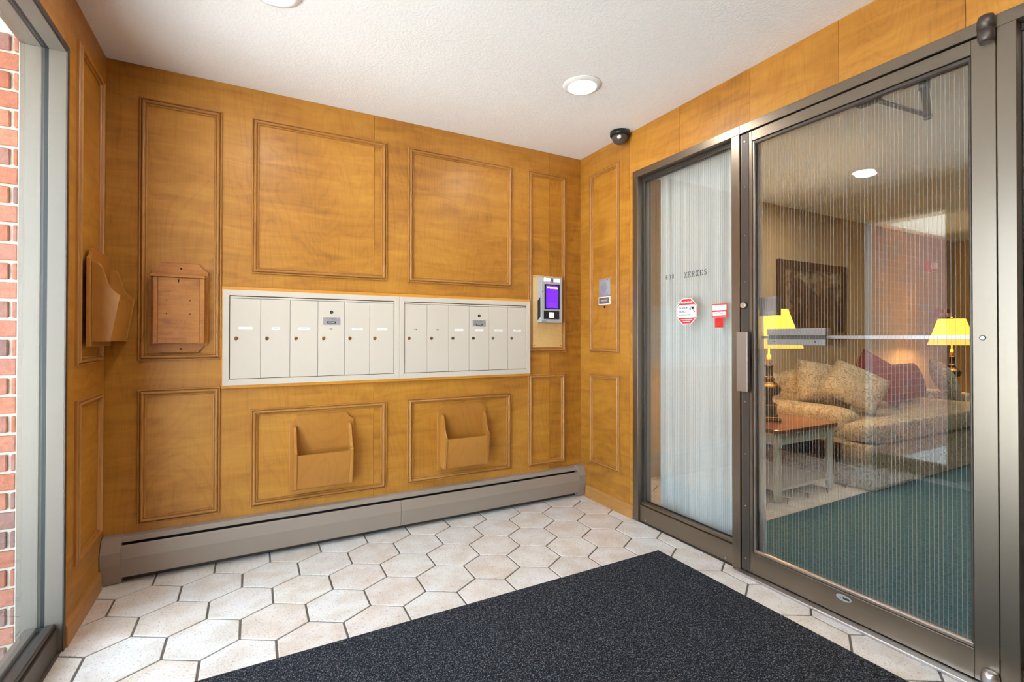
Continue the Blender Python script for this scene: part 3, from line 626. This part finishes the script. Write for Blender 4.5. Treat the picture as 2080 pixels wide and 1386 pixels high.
# ------------------------------------------------------------------ entry kiosk on oak board
ob = group('backing_board', PB(1.811, 1.055, 0), 'pale oak plywood board screwed behind the entry kiosk', 'board')
pbox('board', PB, 1.6955, 1.9385, 1.069, 1.569, .0005, .010, 'oak_board', ob, .001)
for u, v in ((1.708, 1.556), (1.706, 1.082), (1.926, 1.082)): disc('screw', PB, u, v, .0035, .0098, .0106, 'hole', ob, 10)
k = group('entry_kiosk', PB(1.813, 1.24, .0101), 'silver entry intercom kiosk with violet welcome screen and white light panels', 'kiosk')
x0, x1, z0, z1, df = 1.727, 1.899, 1.240, 1.553, .070
box('body', x0, x1, D-df, D-.0102, z0, z1, 'silver', k, .004, 2)
PK = lambda u, v, d: (u, D-df-d, v)
sb = pbox('screen_bezel', PK, 1.752, 1.876, 1.333, 1.505, 0, .0022, 'black', k, .001)
pbox('screen', PK, 1.765, 1.862, 1.341, 1.495, .0022, .0028, 'screen', k); text('screen_text', 'Welcome.', PK, 1.8135, 1.481, .0028, .0215, 'screen_text', k, bold=.0006)
for i in range(5): pbox('screen_line', PK, 1.782, 1.852 - (i % 2)*.012, 1.350+i*.006, 1.3518+i*.006, .0028, .0031, plain('screen_dim', (.1, .03, .6), .4, emit=.5, ecol=(.2, .06, 1.0)) if i == 0 else 'screen_dim_' if False else bpy.data.materials['screen_dim'], k)
for u in (1.7605, 1.8405): pbox('light_panel', PK, u-.018+.006, u+.042-.006, 1.524, 1.545, 0, .0015, 'led', k, .001)
disc('camera_lens', PK, 1.8145, 1.533, .0052, 0, .002, 'black', k, 16); pbox('camera_slot', PK, 1.8095, 1.8195, 1.517, 1.548, 0, .0012, 'black', k, .0008)
rp = pbox('reader_panel', PK, 1.746, 1.872, 1.264, 1.322, 0, .0020, 'black', k, .001); pbox('reader_light', PK, 1.790, 1.828, 1.276, 1.310, .002, .0026, 'led', k, .0005)
pbox('serial_sticker', PK, 1.731, 1.766, 1.243, 1.259, 0, .0006, 'grey_ink', k)
prism('side_vent', lambda u, v, d: (x0-d, D-u, v), [(.022, 1.257), (.058, 1.280), (.058, 1.415), (.022, 1.392)], -.001, .0008, 'black', k)
disc('sensor_hole', PK, 1.7345, 1.452, .0028, 0, .0006, 'hole', k, 10)

# ------------------------------------------------------------------ intercom plate on right wall, dome camera
ic = group('intercom_plate', PR(2.583, 1.364, 0), 'brushed metal intercom speaker plate over small brown name plate', 'intercom')
pbox('speaker_plate', PR, 2.526, 2.640, 1.4215, 1.539, .0005, .006, 'plate', ic, .001)
for i in range(9):
    for j in range(-4, 5):
        if (i-4)**2 + j*j <= 17: disc('speaker_hole', PR, 2.583 + j*.0072, 1.482 + (i-4)*.0072, .0016, .0058, .0063, 'hole', ic, 6)
for u in (2.548, 2.618):
    for v in (1.434, 1.528): disc('screw', PR, u, v, .003, .0058, .0068, 'closer', ic, 8)
pbox('name_plate_frame', PR, 2.524, 2.645, 1.362, 1.4165, .0005, .006, 'white', ic, .001); pbox('name_plate', PR, 2.531, 2.639, 1.368, 1.410, .006, .0068, 'brown_plate', ic)
pbox('name_writing', PR, 2.553, 2.618, 1.385, 1.397, .0068, .0071, 'grey_ink', ic); disc('key_switch', PR, 2.583, 1.346, .006, .0003, .008, 'black', ic, 12)
dc = group('dome_camera', (R-.068, 2.352, ZC), 'black ringed smoked dome security camera at ceiling corner', 'camera')
lathe('camera_base', [(.058, -.030), (.062, -.026), (.062, -.002), (.058, -.0005)], R-.068, 2.352, ZC, 'black', dc, 32)
lathe('dome', [(.002, -.080), (.018, -.078), (.033, -.070), (.044, -.058), (.050, -.044), (.052, -.030)], R-.068, 2.352, ZC, 'smoke_dome', dc, 32)
box('camera_eye', R-.115, R-.098, 2.303, 2.325, ZC-.062, ZC-.044, 'white', dc, .003)

# ------------------------------------------------------------------ recessed ceiling lights
def can(x, y, m, label, grp=None, r=.100):
    g = group('ceiling_light', (x, y, ZC), label, 'light', grp)
    lathe('trim_ring', [(r*.70, -.0105), (r*.74, -.013), (r*.86, -.0085), (r*.97, -.0045), (r, -.0005)], x, y, ZC, 'white', g, 40)
    lathe('lens', [(r*.69, -.0115), (r*.69, -.0128), (r*.4, -.0135)], x, y, ZC, m, g, 40)
can(1.490, 2.008, 'lens', 'round white recessed ceiling light above the mat, near the dome camera')
can(.062, 2.000, 'lens', 'round white recessed ceiling light over the floor by the window wall')
can(1.490, .150, 'lens', 'round white ceiling fill light added unseen near the front wall, on the glass door side')  # added behind the camera to brighten the vestibule
can(.062, .150, 'lens', 'round white ceiling fill light added unseen near the front wall, on the window side')  # second light added out of view for vestibule brightness
can(4.265, 2.020, 'lens_warm', 'warm recessed ceiling light above the end table in the lobby', None, .095)
can(4.265, 0.100, 'lens_warm', 'warm ceiling fill light added unseen over the lobby carpet facing the glass door', None, .095)  # unseen fill, added to brighten the lobby
can(6.500, 0.600, 'lens_warm', 'warm ceiling fill light added unseen over the lobby carpet facing the sofa', None, .095)  # another added lobby fill, out of view

# ------------------------------------------------------------------ stickers and lettering on the curtained sidelight
XG = .0463                                   # glass face, behind the wall plane
PG = lambda u, v, d: (R + XG - d, u, v)
def back(u, v):                              # same sight line carried from wall plane to the glass plane
    k = (R + XG)/R; return u*k, H + (v-H)*k
def strokes(ch):
    B = {'6': [[(.85, .9), (.5, 1), (.15, .75), (.1, .3), (.35, 0), (.75, .05), (.9, .3), (.7, .52), (.3, .5), (.12, .35)]],
         '3': [[(.12, .85), (.45, 1), (.85, .85), (.8, .62), (.45, .52)], [(.45, .52), (.88, .4), (.88, .12), (.5, 0), (.1, .14)]],
         '0': [[(.5, 1), (.15, .8), (.1, .3), (.5, 0), (.88, .25), (.88, .75), (.5, 1)]],
         'X': [[(.1, 1), (.9, 0)], [(.9, 1), (.1, 0)], [(-.02, 1), (.26, 1)], [(.74, 1), (1.02, 1)], [(-.02, 0), (.26, 0)], [(.74, 0), (1.02, 0)]],
         'E': [[(.18, 0), (.18, 1)], [(.05, 1), (.88, 1), (.88, .82)], [(.18, .52), (.62, .52)], [(.05, 0), (.9, 0), (.9, .2)]],
         'R': [[(.18, 0), (.18, 1)], [(.05, 1), (.6, 1), (.86, .85), (.82, .58), (.55, .5), (.18, .5)], [(.5, .5), (.95, 0)], [(.04, 0), (.34, 0)]],
         'S': [[(.84, .82), (.5, 1), (.16, .85), (.18, .62), (.5, .52), (.86, .38), (.84, .12), (.5, 0), (.12, .16)]]}
    return B[ch]
al = group('address_lettering', PG(1.93, 1.49, 0), 'dark house number and street name letters stuck on the curtained sidelight', 'lettering')
def letter(ch, u, v, w, h, par):
    bm = bmesh.new(); th = .0026
    for s in strokes(ch):
        for (ax, ay), (bx, by) in zip(s[:-1], s[1:]):
            p = Vector((ax*w, ay*h)); q = Vector((bx*w, by*h)); t_ = (q-p); l = t_.length; t_ /= l; nn = Vector((-t_.y, t_.x))*th/2; p -= t_*th*.3; q += t_*th*.3
            vs = [bm.verts.new(PG(u - c.x, v + c.y, .0004)) for c in (p-nn, q-nn, q+nn, p+nn)]; f = bm.faces.new(vs)
            r_ = bmesh.ops.extrude_face_region(bm, geom=[f])
            for e in r_['geom']:
                if isinstance(e, bmesh.types.BMVert): e.co.x -= .0008
    from_bm('letter', bm, 'ink', par)
for ch, (pu, pv) in zip('630', ((2.033, 1.474), (2.010, 1.474), (1.987, 1.475))):
    u, v = back(pu, pv); letter(ch, u, v, .013, .026, al)
for i, ch in enumerate('XERXES'):
    u, v = back(1.897 - i*.0262, 1.470 + i*.0006); letter(ch, u, v, .0175, .029, al)
ws = group('warning_sticker', PG(1.92, 1.24, 0), 'red and white octagonal video surveillance warning sticker on the sidelight', 'sticker')
cu, cv = back(1.883, 1.2835); hw, hv, cc = .0735, .0735, .0430
def octo(k): return [(cu-hw*k, cv-hv*k+cc*k), (cu-hw*k+cc*k, cv-hv*k), (cu+hw*k-cc*k, cv-hv*k), (cu+hw*k, cv-hv*k+cc*k), (cu+hw*k, cv+hv*k-cc*k), (cu+hw*k-cc*k, cv+hv*k), (cu-hw*k+cc*k, cv+hv*k), (cu-hw*k, cv+hv*k-cc*k)]
prism('white_border', PG, octo(1), .0003, .0008, 'paper', ws); prism('red_field', PG, octo(.945), .0008, .0011, 'red', ws)
prism('white_band', PG, [(cu-.0665, cv-.028), (cu-.0545, cv-.0365), (cu+.0545, cv-.0365), (cu+.0665, cv-.028), (cu+.0665, cv+.028), (cu+.0545, cv+.0370), (cu-.0545, cv+.0370), (cu-.0665, cv+.028)], .0011, .0014, 'paper', ws)
text('warning_text', 'WARNING', PG, cu, cv+.050, .0014, .0170, 'paper', ws, -1, bold=.0005)
text('band_text', '24 HOUR', PG, cu+.054, cv+.019, .0014, .0150, 'ink', ws, -1, align='LEFT', bold=.0004)
text('band_text', 'VIDEO', PG, cu+.054, cv-.001, .0014, .0165, 'ink', ws, -1, align='LEFT', bold=.0004)
text('band_text', 'SURVEILLANCE', PG, cu+.054, cv-.020, .0014, .0118, 'ink', ws, -1, align='LEFT', bold=.0002)
prism('camera_icon', PG, [(cu-.020, cv+.024), (cu-.050, cv+.026), (cu-.054, cv+.016), (cu-.040, cv+.008), (cu-.036, cv+.018)], .0014, .0017, 'ink', ws); disc('camera_icon', PG, cu-.026, cv+.012, .0075, .0014, .0016, 'grey_ink', ws, 14)
prism('camera_icon', PG, [(cu-.044, cv+.010), (cu-.048, cv+.010), (cu-.060, cv-.006), (cu-.056, cv-.008)], .0014, .0017, 'ink', ws)
for z, w in ((-.047, .040), (-.0575, .026)): pbox('small_print', PG, cu-w, cu+w, cv+z-.0020, cv+z+.0020, .0011, .0014, 'paper', ws)
al2 = group('alarm_sticker', PG(1.70, 1.2, 0), 'small red and white alarm company sticker with square emblem on the sidelight', 'sticker')
ua, va = back(1.717, 1.240); ub, vb = back(1.625, 1.3125)
pbox('sticker', PG, ub, ua, va, vb, .0003, .0008, 'red', al2); pbox('white_panel', PG, ub+.004, ua-.005, vb-.034, vb-.006, .0008, .0011, 'paper', al2); pbox('white_panel', PG, ub+.006, ua-.006, va+.012, va+.032, .0008, .0011, 'paper', al2)
text('sticker_text', 'Pro-Tech', PG, (ua+ub)/2+.004, va+.024, .0011, .0155, 'grey_ink', al2, -1, bold=.0003); pbox('rule', PG, ub+.006, ua-.006, va+.0045, va+.0065, .0008, .0011, 'paper', al2)
ea, va2 = back(1.698, 1.1905); eb2, vb2 = back(1.648, 1.2395)
pbox('emblem_field', PG, eb2, ea, va2, vb2, .0003, .0008, 'red', al2)
for i, s in enumerate((.020, .0135, .0075)):
    cx, cz = (ea+eb2)/2, (va2+vb2)/2; w = .0018
    for q in (rect(cx-s, cx+s, cz+s-w, cz+s), rect(cx-s, cx+s-.004*i, cz-s, cz-s+w), rect(cx-s, cx-s+w, cz-s+w, cz+s-w), rect(cx+s-w, cx+s, cz-s+w+.004*i, cz+s-w)): prism('emblem_line', PG, q, .0008, .0011, 'dark_red', al2)

# ------------------------------------------------------------------ curtain behind the sidelight
ct = group('curtain', (R+.16, 1.85, .10), 'long sheer white curtain hanging in folds behind the sidelight', 'curtain')
def curtain_strip(name, ya, yb, z0, z1, m, ph, off=0, nz=10):
    vs = []; fs = []; ny = 110
    for k in range(nz+1):
        z = z0 + (z1-z0)*k/nz; q = (z-.1)/2.1
        for i in range(ny+1):
            s = i/ny; y = ya + (yb-ya)*s
            a = (.021 + .007*math.sin(7*s+ph))*(0.75+.35*(1-q))
            x = R + .150 + off + a*math.sin(60*(yb-ya)*s + 1.6*math.sin(8*s+ph) + ph + .5*q) + .0018*math.sin(150*(yb-ya)*s+2*q)
            vs.append((x, y - .02*(1-q)*(1-s), z))
    for k in range(nz):
        for i in range(ny): a = k*(ny+1)+i; fs.append((a, a+1, a+ny+2, a+ny+1))
    return obj(name, vs, fs, m, ct, True)
for ya, yb, ph in ((2.143, 2.228, 0.4), (1.915, 2.136, 1.2), (1.530, 1.910, 2.1)):
    curtain_strip('curtain_drop', ya, yb, .040, 2.20, 'sheer', ph); curtain_strip('hem', ya, yb, .040, .275, 'sheer_hem', ph, .002, 3)
box('curtain_rod', R+.144, R+.156, 1.50, 2.34, 2.20, 2.212, 'white', ct, .003)

# ------------------------------------------------------------------ lobby furniture
def cushion(name, cx, cy, cz, sx_, sy_, sz_, m, parent=None, e=.35, n1=28, n2=18, rot=None):
    def pw(c, p): return math.copysign(abs(c)**p, c)
    vs = []; fs = []
    for i in range(n2+1):
        a = -math.pi/2 + math.pi*i/n2
        for j in range(n1):
            b = 2*math.pi*j/n1
            v = Vector((sx_*pw(math.cos(a), e)*pw(math.cos(b), e), sy_*pw(math.cos(a), e)*pw(math.sin(b), e), sz_*pw(math.sin(a), e*1.3)))
            if rot: v = rot @ v
            vs.append((cx+v.x, cy+v.y, cz+v.z))
    for i in range(n2):
        for j in range(n1): fs.append((i*n1+j, i*n1+(j+1) % n1, (i+1)*n1+(j+1) % n1, (i+1)*n1+j))
    bm = bmesh.new(); vv = [bm.verts.new(p) for p in vs]
    for f in fs: bm.faces.new([vv[q] for q in f])
    bmesh.ops.remove_doubles(bm, verts=bm.verts, dist=1e-5); return from_bm(name, bm, m, parent, True)
def pillow(name, c, w, h, th, rot, m, parent=None, nn=16):
    vs = []; fs = []; c = Vector(c)
    for s in (1, -1):
        for i in range(nn+1):
            for j in range(nn+1):
                u, v = 2*i/nn-1, 2*j/nn-1; t = th*((1-abs(u)**2.6)*(1-abs(v)**2.6))**.55
                k = 1 - .06*(u*u*v*v); p = rot @ Vector((u*w*k*(1-.05*(1-v*v)*abs(u)), s*t, v*h*k*(1-.05*(1-u*u)*abs(v)))); vs.append(c + p)
    q = (nn+1)**2
    for s in (0, 1):
        for i in range(nn):
            for j in range(nn):
                a = s*q + i*(nn+1)+j; f = (a, a+1, a+nn+2, a+nn+1); fs.append(f if s else f[::-1])
    bm = bmesh.new(); vv = [bm.verts.new(p) for p in vs]
    for f in fs: bm.faces.new([vv[x] for x in f])
    bmesh.ops.remove_doubles(bm, verts=bm.verts, dist=1e-4); return from_bm(name, bm, m, parent, True)
sf = group('sofa', (5.1, 2.35, 0), 'beige floral damask sofa with skirt against the lobby wall', 'sofa')
SX0, SX1 = 4.02, 6.52
box('base', SX0+.02, SX1-.02, 1.885, 2.80, .13, .335, 'damask', sf, .02, 2)
cushion('seat_cushion', (SX0+SX1)/2, 2.19, .415, (SX1-SX0)/2 - .01, .345, .088, 'damask', sf, .22)
for a, b in ((4.24, 4.90), (4.90, 5.56), (5.56, 6.28)): cushion('back_cushion', (a+b)/2, 2.66, .655, (b-a)/2, .115, .195, 'damask', sf, .42, rot=Matrix.Rotation(-.16, 3, 'X'))
box('back_frame', SX0+.03, SX1-.03, 2.72, 2.90, .30, .80, 'damask', sf, .05, 3)
for a, b in ((SX0, SX0+.225), (SX1-.225, SX1)):
    cushion('arm', (a+b)/2, 2.44, .47, (b-a)/2 + .01, .415, .115, 'damask', sf, .5); box('arm_panel', a+.02, b-.02, 2.055, 2.84, .14, .50, 'damask', sf, .03, 2)
# skirt with kick pleats
def skirt(pts, z0, z1):
    vs = []; fs = []
    for i, (x, y, fl_) in enumerate(pts): vs += [(x, y, z1), (x + fl_[0], y + fl_[1], z0)]
    for i in range(len(pts)-1): fs.append((2*i, 2*i+1, 2*i+3, 2*i+2))
    o = obj('skirt', vs, fs, 'damask', sf); md = o.modifiers.new('t', 'SOLIDIFY'); md.thickness = .006
pts = [(SX0+.005, 2.80, (-.01, 0)), (SX0+.005, 2.35, (-.012, 0)), (SX0+.005, 1.90, (-.012, -.008))]
x = SX0 + .02
while x < SX1 - .05:
    nx_ = min(x + .52, SX1-.02)
    pts += [(x, 1.872, (0, -.014)), (nx_-.03, 1.872, (.0, -.014)), (nx_-.012, 1.888, (-.012, .004)), (nx_-.006, 1.872, (.006, -.016))]; x = nx_
pts += [(SX1-.005, 1.90, (.012, -.008)), (SX1-.005, 2.80, (.01, 0))]
skirt(pts, .010, .160)
rx = lambda a, b, c: (Matrix.Rotation(c, 3, 'Z') @ Matrix.Rotation(a, 3, 'X') @ Matrix.Rotation(b, 3, 'Y'))
def toss(m, label, c, w, h, th, rot, trim=None):
    g = group('throw_pillow', c, label, 'pillow', 'throw pillows on the sofa'); pillow('pillow_body', c, w, h, th, rot, m, g)
toss('damask', 'beige floral throw pillow standing in the sofa corner behind the table lamp', (4.40, 2.43, .735), .23, .20, .085, rx(-.35, .2, -.5))
toss('damask', 'beige floral throw pillow leaning over the sofa arm beside a burgundy pillow', (4.40, 2.17, .735), .215, .19, .075, rx(-.55, .55, -.75))
toss('burgundy', 'burgundy beaded throw pillow tilted against the beige pillows at the table end', (4.98, 2.25, .775), .24, .19, .06, rx(-.35, .62, -.5))
toss('burgundy', 'burgundy throw pillow sitting upright at the far end of the sofa', (5.80, 2.37, .70), .30, .19, .085, rx(-.25, 0, .1))
toss('damask', 'beige floral throw pillow leaning at the sofa end beside the far lamp', (6.10, 2.20, .725), .21, .185, .08, rx(-.4, -.3, .55))
# end tables
def table(cx, cy, hx, hy, ztop, label, mt='cherry', ml='cream_paint', drawer=False):
    g = group('end_table', (cx, cy, 0), label, 'table')
    r = .06; pts = []
    for sx_, sy_, a0 in ((1, 1, 0), (-1, 1, 90), (-1, -1, 180), (1, -1, 270)):
        for i in range(6): a = math.radians(a0 + 90*i/5); pts.append((cx + sx_*(hx-r) + r*math.cos(a), cy + sy_*(hy-r) + r*math.sin(a)))
    prism('table_top', lambda u, v, d: (u, v, d), pts, ztop-.026, ztop, mt, g, .006)
    for sy_ in (-1, 1): box('apron', cx-hx+.06, cx+hx-.06, cy+sy_*(hy-.055)-.010, cy+sy_*(hy-.055)+.010, ztop-.115, ztop-.027, ml, g, .002)
    for sx_ in (-1, 1): box('apron', cx+sx_*(hx-.055)-.010, cx+sx_*(hx-.055)+.010, cy-hy+.06, cy+hy-.06, ztop-.115, ztop-.027, ml, g, .002)
    prof = [(.020, .002), (.027, .012), (.027, .030), (.022, .038), (.029, .050), (.030, .092), (.024, .098), (.028, .108), (.021, .118), (.020, .13), (.026, ztop-.15), (.020, ztop-.138), (.029, ztop-.130), (.024, ztop-.118), (.030, ztop-.112), (.030, ztop-.027)]
    for sx_ in (-1, 1):
        for sy_ in (-1, 1): lathe('leg', prof, cx+sx_*(hx-.055), cy+sy_*(hy-.055), 0, ml, g, 16)
    box('lower_shelf', cx-hx+.05, cx+hx-.05, cy-hy+.05, cy+hy-.05, .066, .088, ml, g, .004)
table(3.525, 2.345, .372, .325, .503, 'cream legged end table with cherry top beside the sofa, under the first lamp')
table(7.00, 2.44, .31, .33, .50, 'dark wood end table past the far sofa arm, under the second lamp', 'brown_wood', 'brown_wood')
def lamp(cx, cy, z0, label, r=1.0, h=1.0):
    g = group('table_lamp', (cx, cy, z0), label, 'lamp', 'bronze table lamps with yellow shades')
    prof = [(.088, .001), (.090, .014), (.070, .022), (.062, .030), (.066, .040), (.052, .050), (.054, .115), (.060, .122), (.046, .132), (.030, .142), (.022, .160), (.024, .178), (.040, .190), (.070, .205), (.084, .225), (.086, .250), (.074, .268), (.062, .274), (.060, .284), (.040, .294), (.034, .305), (.040, .315), (.036, .325), (.026, .335), (.028, .410), (.033, .418), (.030, .426)]
    lathe('lamp_base', [(a, b*h) for a, b in prof], cx, cy, z0, 'bronze_lamp', g, 32)
    for zz, rr in ((.030, .0675), (.122, .062), (.274, .065), (.335, .030)): lathe('brass_ring', [(rr, zz*h-.003), (rr+.003, zz*h), (rr, zz*h+.003)], cx, cy, z0, 'brass', g, 32)
    lathe('socket', [(.020, .4265*h), (.022, .45*h), (.016, .50*h), (.006, .51*h), (.006, .80*h), (.004, .86*h)], cx, cy, z0, 'brass', g, 16)
    zb, zt = .557*h, .850*h; vs = []; fs = []; nn = 56
    def ringz(z, rad): return [(cx + rad*(1+.006*(i % 2))*math.cos(i*2*math.pi/nn), cy + rad*(1+.006*(i % 2))*math.sin(i*2*math.pi/nn), z0+z) for i in range(nn)]
    rb, rt = .231*r, .130*r; zm = zb + (zt-zb)*.26; rm = rb + (rt-rb)*.30
    for nm, za, ra, zc_, rc, m in (('lamp_shade', zm, rm, zt, rt, 'shade'), ('shade_band', zb, rb, zm-.0005, rm, 'shade_band')):
        vv = ringz(za, ra) + ringz(zc_, rc); ff = [(i, (i+1) % nn, nn+(i+1) % nn, nn+i) for i in range(nn)]; o = obj(nm, vv, ff, m, g, False); md = o.modifiers.new('t', 'SOLIDIFY'); md.thickness = .002
    lathe('finial', [(.003, .86*h), (.010, .87*h), (.012, .885*h), (.006, .90*h), (.009, .91*h), (.002, .925*h)], cx, cy, z0, 'brass', g, 14)
    ld = bpy.data.lights.new('bulb', 'POINT'); ld.energy = 6; ld.color = (1, .72, .38); ld.shadow_soft_size = .04; lo = bpy.data.objects.new('bulb', ld); C.objects.link(lo); lo.location = (cx, cy, z0+.62*h); adopt(lo, g)
lamp(3.50, 2.330, .503, 'bronze table lamp with yellow shade on the cherry topped end table', 1.0, 1.0)
lamp(7.00, 2.455, .500, 'bronze table lamp with yellow shade beyond the far end of the sofa', 0.92, 1.0)
# picture
pc = group('framed_picture', (5.1, 2.92, 1.10), 'dark landscape painting in wide brown frame on the lobby wall', 'picture')
PW = lambda u, v, d: (u, 2.9195-d, v)
u0, u1, v0, v1, w = 4.50, 5.70, 1.115, 1.905, .085
c = [(u0, v0), (u1, v0), (u1, v1), (u0, v1)]; ci = [(u0+w, v0+w), (u1-w, v0+w), (u1-w, v1-w), (u0+w, v1-w)]
for i in range(4): prism('frame_rail', PW, [c[i], c[(i+1) % 4], ci[(i+1) % 4], ci[i]], 0, .045, 'frame_brown', pc, .008)
pbox('canvas', PW, u0+w-.004, u1-w+.004, v0+w-.004, v1-w+.004, .006, .018, 'painting', pc)
# wall devices
al3 = group('fire_strobe', (7.67, 2.92, 2.0), 'red and white fire alarm strobe high on the lobby wall', 'alarm')
pbox('strobe_plate', PW, 7.57, 7.77, 1.99, 2.12, 0, .03, 'red', al3, .004); pbox('strobe_lens', PW, 7.66, 7.76, 2.03, 2.10, .03, .07, 'white', al3, .01)
ex = tag(pbox('wall_sign', PW, 7.37, 7.64, 1.47, 1.57, 0, .012, 'grey_ink', None, .002), 'small grey notice plate on the lobby wall under the strobe', 'sign')
for xx, lb_ in ((7.86, 'dark red fire alarm pull box on the lobby wall, next to the notice plate'), (8.03, 'dark red fire alarm pull box on the lobby wall, next to the end wall')):
    g = group('alarm_pull', (xx+.05, 2.92, 1.39), lb_, 'alarm'); pbox('pull_box', PW, xx, xx+.12, 1.385, 1.515, 0, .045, 'dark_red', g, .006); pbox('pull_handle', PW, xx+.02, xx+.10, 1.42, 1.46, .045, .058, 'white', g, .003)
cb = group('lobby_cabinet', (8.2, 2.2, 0), 'brown wood cabinet against the lobby end wall', 'cabinet')
box('cabinet_body', 8.02, 8.41, 1.75, 2.55, .02, .92, 'brown_wood', cb, .006); box('cabinet_top', 8.00, 8.415, 1.73, 2.57, .9205, .945, 'brown_wood', cb, .004)
for y0, y1 in ((1.77, 2.145), (2.155, 2.53)):
    dd = box('cabinet_door', 8.005, 8.0195, y0, y1, .06, .90, 'brown_wood', cb, .004); box('door_knob', 7.985, 8.0045, (y1-.04 if y0 < 2 else y0+.02), (y1-.02 if y0 < 2 else y0+.04), .48, .50, 'brass', dd, .003)
